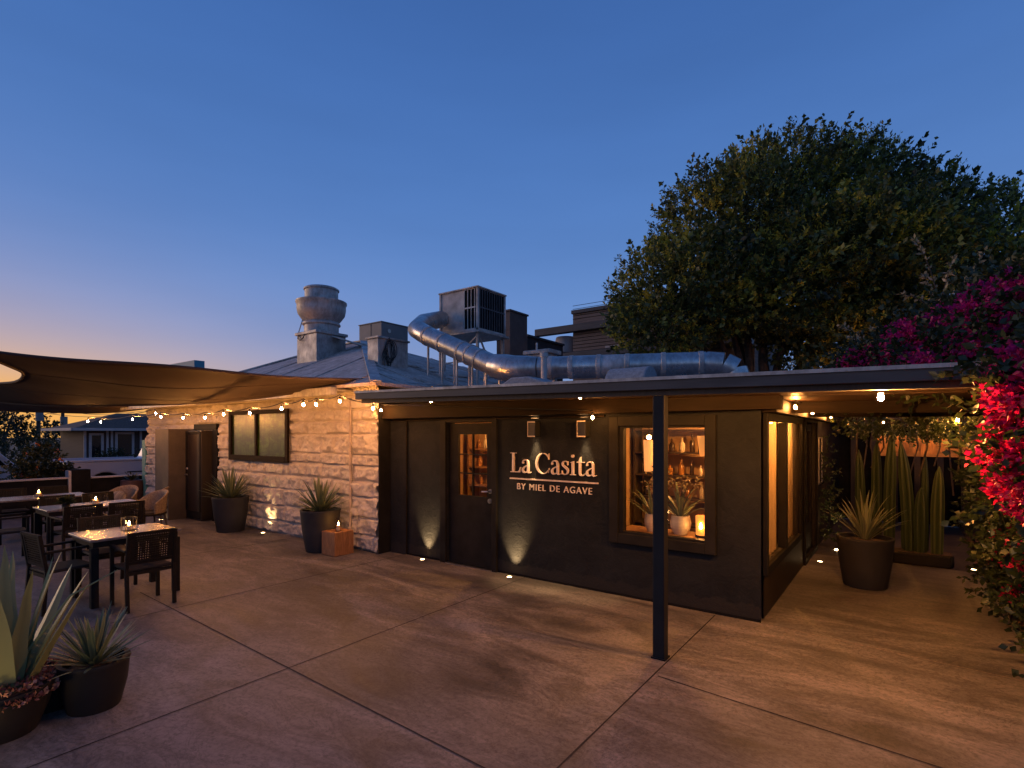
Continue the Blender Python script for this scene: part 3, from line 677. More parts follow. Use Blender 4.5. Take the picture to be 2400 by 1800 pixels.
def glyph(ch, x):
    mb = MB(); z = 1.392; y1 = YF - .001; y0 = [YF - .028]
    def nxt(): y0[0] -= .0004; return y0[0]
    def poly(pts): mb.poly([(x + a * CAPH * LX, z + b * CAPH) for a, b in pts], "y", nxt(), y1)
    def st(pts, ws): strokes(mb, pts, ws, x, z, CAPH * LX, CAPH, nxt(), y1)
    def dot(cx, cz, r): poly([(cx + r / LX * math.cos(k * .4189), cz + r * math.sin(k * .4189)) for k in range(15)])
    if ch == "L":
        poly([(.13, .02), (.235, .02), (.235, .98), (.13, .98)]); poly([(.03, .965), (.35, .965), (.35, 1), (.03, 1)])
        poly([(.03, 0), (.58, 0), (.58, .036), (.03, .036)]); poly([(.42, .02), (.575, .0), (.625, .27), (.59, .27), (.55, .12)])
    elif ch == "a":
        st([(.07, .50), (.10, .60), (.20, .655), (.32, .62), (.365, .50), (.37, .30), (.37, .10)], [.05, .045, .05, .07, .095, .10, .10]); dot(.085, .505, .052)
        st([(.36, .385), (.20, .31), (.085, .20), (.09, .07), (.17, .015), (.28, .04), (.37, .14)], [.035, .05, .085, .10, .07, .045, .03]); st([(.36, .12), (.385, .02), (.45, .005), (.52, .04)], [.10, .075, .045, .025])
    elif ch == "C":
        st([(.42 + .36 * math.cos(R(a)), .5 + .5 * math.sin(R(a))) for a in range(35, 326, 15)], [.035 + .085 * max(0, -math.cos(R(a))) for a in range(35, 326, 15)])
        poly([(.70, .70), (.735, .70), (.735, 1.0), (.70, .95)]); poly([(.70, .04), (.725, .28), (.755, .28), (.735, .18), (.715, .2)])
    elif ch == "s":
        st([(.335, .48), (.315, .60), (.20, .65), (.085, .59), (.08, .47), (.18, .38), (.29, .29), (.345, .18), (.30, .06), (.18, .01), (.07, .06), (.045, .18)], [.03, .035, .035, .06, .085, .10, .10, .085, .06, .035, .035, .03])
        poly([(.32, .46), (.35, .46), (.355, .65), (.325, .62)]); poly([(.03, .01), (.06, .05), (.06, .20), (.03, .20)])
    elif ch == "i":
        poly([(.10, .02), (.20, .02), (.20, .66), (.10, .60)]); poly([(.02, 0), (.29, 0), (.29, .034), (.02, .034)]); poly([(.02, .60), (.12, .585), (.20, .66), (.18, .665)]); dot(.15, .90, .072)
    elif ch == "t":
        poly([(.11, .12), (.21, .12), (.21, .88), (.18, .86), (.11, .70)]); poly([(.01, .605), (.38, .605), (.38, .645), (.01, .645)])
        st([(.16, .16), (.175, .05), (.26, .005), (.35, .03), (.40, .09)], [.10, .09, .06, .04, .022])
    return mb
x = -4.262
for ch, adv in (("L", .66), ("a", .545), (" ", .235), ("C", .81), ("a", .55), ("s", .435), ("i", .345), ("t", .425), ("a", .5)):
    if ch != " ": build("letter", glyph(ch, x), LETTER, sign)
    x += adv * CAPH * LX * 1.012
build("underline", MB().box(-4.27, -2.945, YF - .02, YF - .001, 1.298, 1.316), LETTER, sign)
fc = bpy.data.curves.new("tagline", "FONT"); fc.body = "BY MIEL DE AGAVE"; fc.size = .118; fc.extrude = .008; fc.space_character = 1.17; fc.space_word = 1.15; fc.align_x = "LEFT"; fc.offset = -.0006
fo = bpy.data.objects.new("tmp", fc); COL.objects.link(fo); bpy.context.view_layer.update()
me = bpy.data.meshes.new_from_object(fo.evaluated_get(bpy.context.evaluated_depsgraph_get())); bpy.data.objects.remove(fo)
co = np.array([v.co[:] for v in me.vertices]); wtxt = co[:, 0].max() - co[:, 0].min()
k = 1.12 / wtxt; order = sorted(me.polygons, key=lambda p: min(co[i, 0] for i in p.vertices)); letters = []
for p in order:              # one part per letter
    lo, hi = min(co[i, 0] for i in p.vertices), max(co[i, 0] for i in p.vertices)
    if letters and lo <= letters[-1][1] + 1e-4: letters[-1][0].append(p); letters[-1][1] = max(hi, letters[-1][1])
    else: letters.append([[p], hi])
for ps, _ in letters:
    mb = MB(); ids = sorted({i for p in ps for i in p.vertices}); mp_ = {a: b for b, a in enumerate(ids)}
    mb.add([(-4.15 + (co[i, 0] - co[:, 0].min()) * k, YF - .010 - co[i, 2], 1.166 + co[i, 1]) for i in ids], [tuple(mp_[i] for i in p.vertices) for p in ps]); build("small_letter", mb, LETTER, sign)

# =================================================================== ROOFTOP EQUIPMENT
fan = thing("exhaust_fan", "mushroom shaped exhaust fan on a tall metal curb on the stone building roof", "exhaust fan", (-11.3, 7.64, 3.2))
build("curb", MB().box(-11.7, -10.9, 7.24, 8.04, 3.0, 4.26), GALVOLD, fan, bevel=.01)
build("curb_cap", MB().box(-11.74, -10.86, 7.20, 8.08, 4.262, 4.33), GALVOLD, fan, bevel=.01)
build("fan_bowl", MB().lathe([(.40, 4.32), (.40, 4.50), (.44, 4.53), (.44, 4.56), (.405, 4.60), (.47, 4.68), (.54, 4.78), (.565, 4.90), (.565, 5.02), (.59, 5.05), (.59, 5.09), (.43, 5.12), (.39, 5.14)], (-11.3, 7.64, 0), 40), GALVOLD, fan, smooth=True)
build("fan_cap", MB().lathe([(.385, 5.142), (.385, 5.35), (.41, 5.37), (.41, 5.40), (.36, 5.43), (.02, 5.45)], (-11.3, 7.64, 0), 40), GALVOLD, fan, smooth=True)
build("fan_cable", MB().tube([(-11.62, 7.235, 4.30), (-11.60, 7.2, 4.18), (-11.50, 7.19, 4.13), (-11.38, 7.2, 4.18), (-11.35, 7.235, 4.30)], .014, 6), CORD, fan, smooth=True)
build("brace", MB().bar((-11.76, 7.3, 4.3), (-11.66, 7.42, 4.85), .02), GALVOLD, fan)
build("flashing", MB().bar((-10.88, 7.7, 4.22), (-9.9, 8.3, 3.86), .30, .03).bar((-10.6, 8.1, 4.1), (-9.6, 8.6, 3.9), .22, .03), GALVOLD, fan)
vb = thing("vent_box", "small metal vent box wrapped with a coil of black cable near the roof corner", "vent box", (-8.08, 6.95, 2.9))
build("box", MB().box(-8.25, -7.94, 6.58, 7.33, 2.85, 3.72), GALVOLD, vb, bevel=.008)
build("lid", MB().box(-8.28, -7.91, 6.55, 7.36, 3.722, 3.76), GALVOLD, vb, bevel=.006)
mb = MB(); rr = random.Random(2)
for k in range(8):
    a0 = rr.uniform(-1.2, 1.2); w, h = rr.uniform(.05, .19), rr.uniform(.17, .31)
    mb.tube([(-7.92 + rr.uniform(0, .03), 6.80 + a0 * .06 + w * math.sin(t) * .8, 3.44 + a0 * .08 - h * math.cos(t)) for t in (i * 2 * math.pi / 16 for i in range(17))], .0065, 5, False)
build("cable_coil", mb, CORD, vb, smooth=True)
gu = thing("grey_rooftop_unit", "plain grey box unit standing behind the roof ridge", "rooftop unit", (-12.3, 10.4, 3.9))
build("cabinet", MB().box(-12.83, -11.84, 9.93, 10.93, 3.9, 5.08), GREYBOX, gu, bevel=.01)
build("lid", MB().box(-12.85, -11.82, 9.91, 10.95, 5.082, 5.11), GREYBOX, gu, bevel=.005)
build("gauge", MB().tube([(-11.838, 10.2, 4.86), (-11.82, 10.2, 4.86)], .06, 14), STEEL, gu)
build("panel_seam", MB().box(-12.30, -12.285, 9.924, 9.929, 3.9, 5.08), DARK, gu)
ac = thing("evaporative_cooler", "large weathered cooler cabinet with louvered sides standing on a raised frame", "cooler", (-7.6, 8.95, 2.7))
X0, X1, Y0, Y1, Z0, Z1 = -8.17, -7.07, 8.46, 9.43, 4.07, 4.99
build("cabinet", MB().box(X0 + .02, X1 - .02, Y0 + .02, Y1 - .02, Z0, Z1 - .02), CABINET, ac)
mb = MB()
for x in (X0, X1 - .05):
    for y in (Y0, Y1 - .05): mb.box(x, x + .05, y, y + .05, Z0, Z1 - .03)
mb.box(X0 - .015, X1 + .015, Y0 - .015, Y1 + .015, Z1 - .03, Z1).box(X0, X1, Y0, Y0 + .018, Z0, Z0 + .05).box(X1 - .018, X1, Y0 + .05, Y1 - .05, Z0, Z0 + .05)
build("frame", mb, CABINET, ac, bevel=.004)
mb = MB(); mb.box(X0 + .72, X1 - .06, Y0 + .012, Y0 + .019, Z0 + .05, Z1 - .05).box(X1 - .019, X1 - .012, Y0 + .06, Y1 - .06, Z0 + .05, Z1 - .05)
build("louver_void", mb, DARK, ac)
mb = MB()
for k in range(4): mb.box(X0 + .72 + k * .095, X0 + .735 + k * .095, Y0 - .004, Y0 + .010, Z0 + .05, Z1 - .05)
mb.box(X0 + .72, X1 - .06, Y0 - .006, Y0 - .0045, Z0 + .47, Z0 + .50)
build("front_louvers", mb, CABINET, ac); mb = MB()
for k in range(11): mb.box(X1 - .010, X1 + .004, Y0 + .06 + k * .082, Y0 + .078 + k * .082, Z0 + .05, Z1 - .05)
mb.box(X1 + .0045, X1 + .008, Y0 + .06, Y1 - .06, Z0 + .47, Z0 + .50)
build("side_louvers", mb, simple("dark_louver", (.10, .10, .11), (.06, .06, .065), .5), ac)
build("drip_tray", MB().box(X0 - .03, X1 + .06, Y0 - .05, Y1 + .05, Z0 - .05, Z0 - .004), GALVOLD, ac, bevel=.006)
mb = MB()
for x, y in ((X0 + .1, Y0 + .05), (X1 - .05, Y0 + .05), (X0 + .1, Y1 - .05), (X1 - .05, Y1 - .05)): build("stand_leg", MB().bar((x, y, Z0 - .05), (x, y, 2.8), .05), GALVOLD, ac)
mb.bar((X1 - .05, Y0 + .05, Z0 - .1), (X1 - .5, Y0 + .05, Z0 - .42), .03).bar((X1 - .05, Y0 + .08, Z0 - .08), (X1 - .05, Y1 - .3, 3.1), .03).bar((X0 + .1, Y0 + .05, 3.45), (X1 - .05, Y0 + .05, 3.45), .03)
build("stand_brace", mb, GALVOLD, ac)
ch = tag(build("chimney", MB().box(-8.32, -8.0, 10.85, 11.62, 2.3, 5.03).box(-8.35, -7.97, 10.82, 11.65, 5.032, 5.08), BROWNBOX, bevel=.008), "tall brown stucco chimney right behind the louvered cooler", "chimney")
bk = thing("roof_bulkhead", "dark low bulkhead on the flat roof between chimney and wooden upper storey", "bulkhead", (-9, 13.2, 2.4))
build("wall", MB().box(-9.6, -8.5, 12.35, 14.3, 2.3, 4.66), simple("dark_bulkhead", (.055, .042, .038), (.04, .03, .028), .8), bk)
build("coping", MB().box(-9.63, -8.46, 12.31, 14.34, 4.662, 4.72), FASCIA, bk)
# round galvanised duct
D0, D1, D2 = at_depth(1035, 748, 11.5), at_depth(993, 757, 10.7), at_depth(978, 772, 10.1)
D3, D4 = at_depth(1000, 786, 9.75), at_depth(1160, 858, 8.75)
D5, D6 = at_depth(1205, 866, 8.45), at_depth(1262, 863, 8.32)
D7, D8, D9, D10 = at_depth(1655, 852, 7.70), at_depth(1696, 855, 7.60), at_depth(1722, 868, 7.55), at_depth(1730, 893, 7.52)
duct = thing("round_duct", "shiny round galvanised duct running down the roof and along the flat roof", "duct", tuple(at_depth(1262, 905, 8.32)))
RD = .175
def lerp(a, b, t): return Vector(a).lerp(Vector(b), t)
build("duct_elbow", MB().tube([D0, lerp(D0, D1, .7), D1, lerp(D1, D2, .5), D2, lerp(D2, D3, .6), lerp(D3, D4, .03)], RD * 1.02, 28), GALV, duct, smooth=True)
for t0, t1 in ((.03, .27), (.27, .55), (.55, .80), (.80, 1)): build("duct_section", MB().tube([lerp(D3, D4, t0 + .002), lerp(D3, D4, t1 - .002)], RD, 28), GALV, duct, smooth=True)
build("junction", MB().tube([D4, lerp(D4, D5, .5), D5, lerp(D5, D6, .6), D6], [RD * 1.14, RD * 1.26, RD * 1.26, RD * 1.16, RD], 28), GALV, duct, smooth=True)
for t0, t1 in ((.0, .38), (.38, .55), (.55, .76), (.76, 1)): build("duct_section", MB().tube([lerp(D6, D7, t0 + .002), lerp(D6, D7, t1 - .002)], RD, 28), GALV if t0 > .5 or t0 == 0 else GALVOLD, duct, smooth=True)
build("duct_elbow", MB().tube([D7, lerp(D7, D8, .6), D8], RD * 1.01, 28).tube([D8, D9], RD * 1.015, 28).tube([D9, D10], RD * 1.0, 28), GALV, duct, smooth=True)
def collar(a, b, t, w=.05, r=1.06):
    p = lerp(a, b, t); d = (Vector(b) - Vector(a)).normalized() * w / 2
    build("collar", MB().tube([p - d, p - d * .8, p + d * .8, p + d], [RD * 1.01, RD * r, RD * r, RD * 1.01], 28), GALVOLD, duct, smooth=True)
for t in (.03, .27, .55, .66, .80): collar(D3, D4, t, .045)
for t in (.08, .21, .38, .55, .76, .97): collar(D6, D7, t, .075, 1.05)
for t in (.12, .34, .56, .78, .97):
    p = lerp(D3, D4, t); mb = MB(); mb.bar(p - Vector((.1, .05, .1)), (p.x - .1, p.y - .05, 2.45 + max(0, .55 - t) * 1.2), .03); build("support_leg", mb, GALVOLD, duct); mb = MB(); mb.bar(p + Vector((.1, .05, -.1)), (p.x + .1, p.y + .05, 2.45 + max(0, .55 - t) * 1.2), .03); build("support_leg", mb, GALVOLD, duct)
for t in (.1, .4, .7): p = lerp(D6, D7, t); build("support_leg", MB().bar(p - Vector((0, 0, .15)), (p.x, p.y, 2.36), .04), GALVOLD, duct)
p = at_depth(1268, 895, 6.9)
tag(build("roof_hood", MB().poly([(-.55, 0), (-.55, .16), (-.40, .24), (-.12, .24), (.62, .0)], "y", -.22, .22), GRIT, bevel=.02), "low grey wedge shaped hood on the flat roof in front of the duct junction", "roof vent").location = (p.x + .1, p.y, 2.40)
p = at_depth(1480, 890, 6.6)
hb = MB().poly([(-.24, 0)] + [(-.24 * math.cos(math.pi * k / 12), .12 + .23 * math.sin(math.pi * k / 12)) for k in range(13)] + [(.24, 0)], "x", -.26, .26)
tag(build("roof_hood", hb, GRIT, bevel=.015), "rounded gritty hood on the flat roof in front of the long duct run", "roof vent").location = (p.x, p.y, 2.38)
p = at_depth(1275, 868, 7.7)
tag(build("vent_pipe", MB().tube([(0, 0, 0), (0, 0, .62)], .045, 12).tube([(0, 0, .60), (0, 0, .66)], .06, 12), simple("vent_pipe_paint", (.50, .46, .43), None, .6), smooth=True), "thin pale vent pipe standing in front of the duct", "vent pipe").location = (p.x, p.y, 2.42)
rv = thing("roof_ventilator", "small low metal ventilator on the flat roof behind the duct", "roof vent", tuple(at_depth(1268, 838, 10.5) - Vector((0, 0, .45))))
p = at_depth(1268, 838, 10.5); build("housing", MB().box(p.x - .25, p.x + .25, p.y - .15, p.y + .2, 2.4, p.z + .05).box(p.x - .3, p.x + .32, p.y - .2, p.y + .25, p.z + .052, p.z + .13), GALVOLD, rv, bevel=.01)
build("stack", MB().tube([(p.x - .1, p.y, p.z + .12), (p.x - .1, p.y, p.z + .3)], .02, 8), GALVOLD, rv)
# wooden upper storey far behind
wb = thing("wooden_building", "weathered wood clad upper storey rising behind the flat roof beside the tree", "building", (-7.4, 18, 0))
build("wall", MB().box(-9.96, -3.6, 17.5, 22, 0, 6.42), CLAD, wb); build("parapet_cap", MB().box(-10.0, -3.5, 17.42, 22.1, 6.422, 6.56), FASCIA, wb, bevel=.01)
mb = MB()
for k in range(14): mb.box(-9.965, -3.6, 17.485, 17.499, 4.75 + k * .125 + (.35 if k > 8 else 0), 4.765 + k * .125 + (.35 if k > 8 else 0))
build("plank_gaps", mb, DARK, wb)
build("beam", MB().box(-11.5, -3.6, 17.2, 17.48, 5.72, 5.98), FASCIA, wb, bevel=.01); build("flat_eave", MB().box(-11.3, -3.6, 16.6, 17.47, 4.62, 4.85), FASCIA, wb, bevel=.01)
build("strip_light", MB().box(-8.6, -7.9, 17.44, 17.47, 5.02, 5.09), TRIM, wb)
tk = thing("water_tank", "stubby white tank under the beam left of the wooden storey", "tank", (-10.6, 18.1, 4.85))
build("shell", MB().lathe([(.3, 5.02), (.38, 5.06), (.40, 5.15), (.40, 5.55), (.36, 5.68), (.05, 5.70)], (-10.55, 17.95, 0), 24), TRIM, tk, smooth=True)
build("tank_stand", MB().box(-10.9, -10.2, 17.6, 18.3, 4.3, 5.0), BLACK, tk); build("stand_slats", MB().box(-10.8, -10.3, 17.57, 17.59, 4.5, 4.9), GALVOLD, tk)
tl = thing("teal_building", "distant building with bright teal end wall peeking over the sail", "building", (-34, 15, 0))
build("end_wall", MB().box(-36.2, -32.2, 13.6, 14.15, 0, 6.1), TEALB, tl); build("parapet", MB().box(-36.2, -32.3, 14.16, 17, 0, 5.68), GREYBOX, tl)

# =================================================================== SAILS
def sail(name, label, A, B, M, C, sagc, sagt, nu=36, nv=18):
    A, B, C, M = map(Vector, (A, B, C, M)); K = 2 * M - .5 * (B + C)
    def f(u, v):
        lf = B * (1 - v) ** 2 + K * 2 * v * (1 - v) + C * v * v
        p = A.lerp(lf, u); s = 4 * u * (1 - u)
        p.z -= s * (sagt * (1 - v) + sagc * v ** 1.3) + .03 * math.sin(u * 9 + v * 7) * s + .012 * math.sin(v * 34) * (1 - u) ** 2 * min(1, u * 6) + .014 * math.sin(v * 21 + u * 3) * u ** 3; return p
    t = thing(name, label, "shade sail", tuple(A))
    o = build("cloth", MB().grid(f, nu, nv), SAIL, t, smooth=True)
    md = o.modifiers.new("thickness", "SOLIDIFY"); md.thickness = .008
    e = MB().tube([f(i / 40, 0) for i in range(41)], .022, 6).tube([f(i / 40, 1) for i in range(41)], .022, 6).tube([f(1, i / 24) for i in range(25)], .022, 6)
    build("hem", e, SAILEDGE, t, smooth=True)
    for v0 in (.36, .7): build("seam", MB().tube([f(i / 40, v0) - Vector((0, 0, .003)) for i in range(1, 41)], .005, 5), SAILEDGE, t, smooth=True)
    build("corner_ring", MB().tube([Vector(A) + Vector((.035 * math.cos(a), 0, .035 * math.sin(a))) for a in np.linspace(0, 6.283, 14)], .006, 6), STEEL, t, smooth=True)
    return t, f
s1, f1 = sail("shade_sail", "large brown shade sail stretched low over the dining tables to the stone corner", at_depth(866, 890, 8.55), at_depth(-160, 804, 6.6), at_depth(44, 890, 9.4), at_depth(-200, 906, 13.0), .47, .07)
A = at_depth(866, 890, 8.55); build("tension_cable", MB().tube([A, (-6.75, 5.6, 2.83)], .008, 6).tube([A, (-6.2, 6.4, 2.72)], .008, 6), STEEL, s1)
s2, f2 = sail("shade_sail", "second smaller brown sail hanging lower behind the large sail at far left", at_depth(352, 956, 13.6), at_depth(-160, 911, 12.0), at_depth(-110, 934, 14.5), at_depth(-140, 940, 16.0), .24, .01)

# =================================================================== STRING LIGHTS, LAMPS
bulbm = MB().lathe([(.004, -.012), (.008, -.016), (.012, -.024), (.0145, -.034), (.0135, -.044), (.009, -.052), (.002, -.055)], (0, 0, 0), 12)
sockm = MB().lathe([(.004, .03), (.014, .026), (.016, -.012), (.012, -.016)], (0, 0, 0), 10)
BULBS = []
def string_light(label, pts, sag, wires=True, mat=BULB, group=None):
    t = thing("string_light", label, "string lights", tuple(pts[0]), group)
    mb = MB(); path = []
    for a, b in zip(pts[:-1], pts[1:]):
        for k in range(8): q = Vector(a).lerp(Vector(b), k / 8); q.z += .05 - sag * 4 * (k / 8) * (1 - k / 8); path.append(q)
    path.append(Vector(pts[-1]) + Vector((0, 0, .05)))
    build("cord", mb.tube(path, .008, 5), CORD, t, smooth=True)
    for i, p in enumerate(pts):
        s = MB(); s.v = [(v[0] + p[0], v[1] + p[1], v[2] + p[2]) for v in sockm.v]; s.f = sockm.f
        so = build("socket", s, CORD, t, smooth=True)
        s = MB(); s.v = [(v[0] + p[0], v[1] + p[1], v[2] + p[2]) for v in bulbm.v]; s.f = bulbm.f
        build("bulb", s, mat, so, smooth=True)
    return t
def on_plane_y(px, py, y): a, b = ray(px); return at_depth(px, py, y / b)
def on_plane_x(px, py, x): a, b = ray(px); return at_depth(px, py, x / a)
wallpts = [on_plane_y(px, py - 3, y) for px, py, y in ((236, 989, 4.6), (310, 982, 4.5), (377, 976, 4.45), (429, 978, 4.4), (480, 977, 4.3), (524, 969, 4.25), (585, 966, 4.2), (660, 955, 4.2), (711, 946, 4.3), (741, 945, 4.5), (796, 937, 4.5), (874, 954, 4.75))]
string_light("warm string of bulbs along the top of the stone wall under the sail", wallpts, .035)
string_light("pair of warm bulbs hanging at far left beneath the smaller sail", [on_plane_x(206, 984, -14.0), on_plane_x(365, 965, -12.4)], .05)
pf = [on_plane_y(893, 956, 5.45), on_plane_y(1389, 972, 5.52)]
string_light("long strand under the porch eave ending in a bulb above the right wall lamp", pf, .0, mat=BULBSM)
string_light("three small warm bulbs along the beam over the tall side window", [on_plane_x(1864, 947, -.93), on_plane_x(1904, 960, -.93), on_plane_x(1946, 972, -.93)], .03, mat=BULBMID)
string_light("cluster of warm bulbs at the far right end of the passage beside the bougainvillea", [(.60, 9.0, 2.12), (.62, 9.5, 2.12), (.50, 11.2, 2.06)], .03, mat=BULBMID)
string_light("added row of warm bulbs hidden in the creeper to brighten the carved panel", [(-.25, 11.6, 2.16), (.45, 11.65, 2.14), (1.15, 11.6, 2.16)], .03)  # bulbs added out of sight to warm the passage and its panel
pl = thing("pendant_bulb", "large bare glowing bulb hanging under the porch roof near its front edge", "pendant lamp", (-.117, 4.73, 2.15))
s = MB().lathe([(.008, .035), (.015, .022), (.020, 0), (.016, -.014), (.004, -.020)], (-.117, 4.73, 2.165), 16); build("bulb", s, BULBBIG, pl, smooth=True)
build("lamp_holder", MB().tube([(-.117, 4.73, 2.26), (-.117, 4.73, 2.20)], .022, 10), CORD, pl, smooth=True)
for lab, xx, yy in (("small warm eave bulb tucked behind the fascia left of the porch post", -2.55, 4.62), ("small strong eave bulb tucked behind the fascia just behind the porch post", -1.74, 4.62), ("small warm eave bulb tucked behind the fascia near the black door", -4.6, 4.62)):
    t = thing("eave_bulb", lab, "bulb", (xx, yy, 2.25), "eave bulbs under the porch roof")
    z = 2.25 - .018 * xx; build("bulb", MB().ball((xx, yy, z - .022), .022, 10, 6), BULBEAVE if xx == -1.74 else BULBSM, t, smooth=True); build("socket", MB().tube([(xx, yy, z + .012), (xx, yy, z - .006)], .018, 10), CORD, t)
# wall sconces
def sconce(x, label, ambient):
    t = thing("wall_lamp", label, "wall lamp", (x, YF, 1.87), "up and down wall lamps above the sign")
    w, d = .055, .115
    b = MB().box(x - w, x - w + .012, YF - d, YF - .002, 1.875, 2.06).box(x + w - .012, x + w, YF - d, YF - .002, 1.875, 2.06).box(x - w + .012, x + w - .012, YF - d, YF - d + .012, 1.875, 2.06).box(x - w + .012, x + w - .012, YF - .02, YF - .002, 1.875, 2.06)
    build("housing", b, simple("lamp_housing", (.02, .019, .018), None, .35), t, bevel=.002)
    build("rim", MB().box(x - w - .005, x - w - .0005, YF - d - .005, YF - d + .012, 1.868, 2.067).box(x - w, x + w, YF - d - .005, YF - d - .0005, 1.868, 1.882).box(x - w, x + w, YF - d - .005, YF - d - .0005, 2.053, 2.067), LETTER, t)  # pale strips paint the lamp's lit outline onto the housing edges
    build("lens", MB().box(x - w + .013, x + w - .013, YF - d + .013, YF - .021, 1.955, 1.975), LENS, t)
    spot("down_light", t, (x, YF - .065, 1.945), (x, YF - .045, 1.0), 95 * ambient, 44, .7); spot("up_light", t, (x, YF - .065, 1.985), (x, YF - .045, 3), 45 * ambient, 52, .7)
sconce(-3.85, "square up and down wall lamp on the left above the sign", 1.0); sconce(-3.12, "square up and down wall lamp on the right beside the hanging bulb", .55)
# in-ground uplights
def uplight(px, py, label, aim, watts, deg, wall=True):
    p = on_ground(px, py); t = thing("ground_light", label, "ground light", (p.x, p.y, 0), "recessed uplights in the patio floor")
    build("ring", MB().lathe([(.052, .0), (.052, .012), (.044, .015), (.034, .010)], (p.x, p.y, .002), 20), STEEL, t, smooth=True)
    build("lens", MB().lathe([(.034, .006), (.030, .013), (.001, .015)], (p.x, p.y, 0), 16), LENS, t, smooth=True)
    a = Vector(aim(p)); spot("beam", t, (p.x, p.y, .03), a, watts, deg, 1.0)
    return p
uplight(990, 1313, "small round uplight in the concrete just left of the black door", lambda p: (p.x, YF - .015, .40), 140, 62)
uplight(1194, 1354, "small round uplight in the concrete right of the black door", lambda p: (p.x, YF - .015, .40), 140, 62)
uplight(616, 1250, "small round uplight at the stone wall between the two agave pots", lambda p: (p.x + .06, YS - .03, .42), 48, 58)
uplight(377, 1219, "small round uplight before the tall brown pier of the entrance", lambda p: (p.x, 4.97, .9), 45, 26)
uplight(509, 1228, "small uplight hidden left of the pot by the dark entrance", lambda p: (p.x + .06, 5.5, 1.2), 18, 30)
uplight(1922, 1318, "flat dark ringed uplight in the lit corner of the passage floor", lambda p: (-1.1, p.y, 1.4), 14, 60)
uplight(2282, 1337, "tiny uplight by the bougainvillea at the passage end", lambda p: (p.x + .3, p.y - .6, .9), 14, 60)

# =================================================================== PLANTS AND POTS
def rosette(c, n, L, w, t0, t1, curve, seed, thick=.18, taper=.8, base=.03, seg=7, stiff=.06, sword=False):
    """closed, keeled succulent leaves from one heart -> MB, tints"""
    r = random.Random(seed); mb = MB(); tint = []
    for i in range(n):
        k = (i + .5) / n; az = i * 2.39996 + r.uniform(-.25, .25); tl = R(t0 + (t1 - t0) * k ** .8 + r.uniform(-6, 6)); l = L * r.uniform(.78, 1.06) * (1 - .15 * k); ww = w * r.uniform(.85, 1.12); cv = curve * r.uniform(.4, 1.5)
        out = Vector((math.cos(az), math.sin(az), 0)); side = Vector((-math.sin(az), math.cos(az), 0)); p = Vector(c) + out * base * (.3 + k) + Vector((0, 0, -.02)); V = []; lt = r.gauss(.5, .18)
        for s in range(seg + 1):
            q = s / seg; ang = tl + cv * q * q; d = out * math.sin(ang) + Vector((0, 0, math.cos(ang))); up = d.cross(side) * -1
            wd = ww * (.62 + .55 * math.sin(min(1, q * 1.7) * math.pi * .5) - .17) * (1 - q ** 2.2) ** taper + .0012
            if sword: wd = ww * 1.15 * (1 - q) ** .72 * (.8 + .2 * min(1, q * 6)) + .0012
            V += [p + side * wd, p + up * (wd * .22) * 0 - up * wd * thick * 1.6, p - side * wd, p + up * -wd * thick * .25]
            tint += [min(1, max(0, lt + .42)), lt - .1, min(1, lt + .42), lt]
            p = p + d * (l / seg) + side * r.uniform(-1, 1) * stiff * l / seg
        F = []
        for s in range(seg):
            for a in range(4): F.append((s * 4 + a, s * 4 + (a + 1) % 4, s * 4 + 4 + (a + 1) % 4, s * 4 + 4 + a))
        F.append((0, 1, 2, 3)); mb.add(V, F)
    return mb, np.clip(tint, 0, 1)
def pot_part(t, x, y, rt, rb, h, mat, round_=.04):
    prof = [(rb * .96, 0), (rb, .012), (rb + (rt - rb) * .5 + .012, h * .5), (rt, h - .03), (rt + .006, h - .012), (rt + .002, h), (rt - .028, h), (rt - .034, h - .06)]
    build("pot", MB().lathe(prof, (x, y, 0), 44), mat, t, smooth=True)
    build("soil", MB().lathe([(rt - .036, h - .07), (rt - .05, h - .052), (.12, h - .03), (.002, h - .025)], (x, y, 0), 30), SOIL, t, smooth=True)
def potted(name, label, cat, x, y, rt, rb, h, mat, leaf, **k):
    t = thing(name, label, cat, (x, y, 0), k.pop("group", None)); pot_part(t, x, y, rt, rb, h, mat)
    mb, ti = rosette((x, y, h - .02), **k); o = build("foliage", mb, leaf, t, smooth=True); set_tint(o, ti); return t
potted("potted_agave", "spiky agave in a tapered charcoal pot beside the dark entrance", "potted plant", -10.64, 5.16, .33, .245, .675, POT, AGLEAF, n=84, L=.64, w=.025, t0=4, t1=76, curve=.12, seed=3, group="agaves in tall pots")
potted("potted_agave", "spiky agave in a charcoal pot behind the wooden block with the candle", "potted plant", -7.66, 5.16, .315, .23, .675, POT, AGLEAF, n=74, L=.62, w=.026, t0=5, t1=80, curve=.12, seed=9, group="agaves in tall pots")
potted("potted_yucca", "pale variegated spiky plant in a round black pot in the passage", "potted plant", -.36, 8.0, .305, .235, .615, POT, AGPALE, n=46, L=.64, w=.018, t0=3, t1=58, curve=.45, seed=14)
potted("potted_agave", "narrow leaved grey green succulent in a low black pot at the lower left", "potted plant", -4.55, 1.27, .205, .155, .335, POTB, AGLEAF, n=70, L=.42, w=.017, t0=6, t1=76, curve=.15, seed=22)
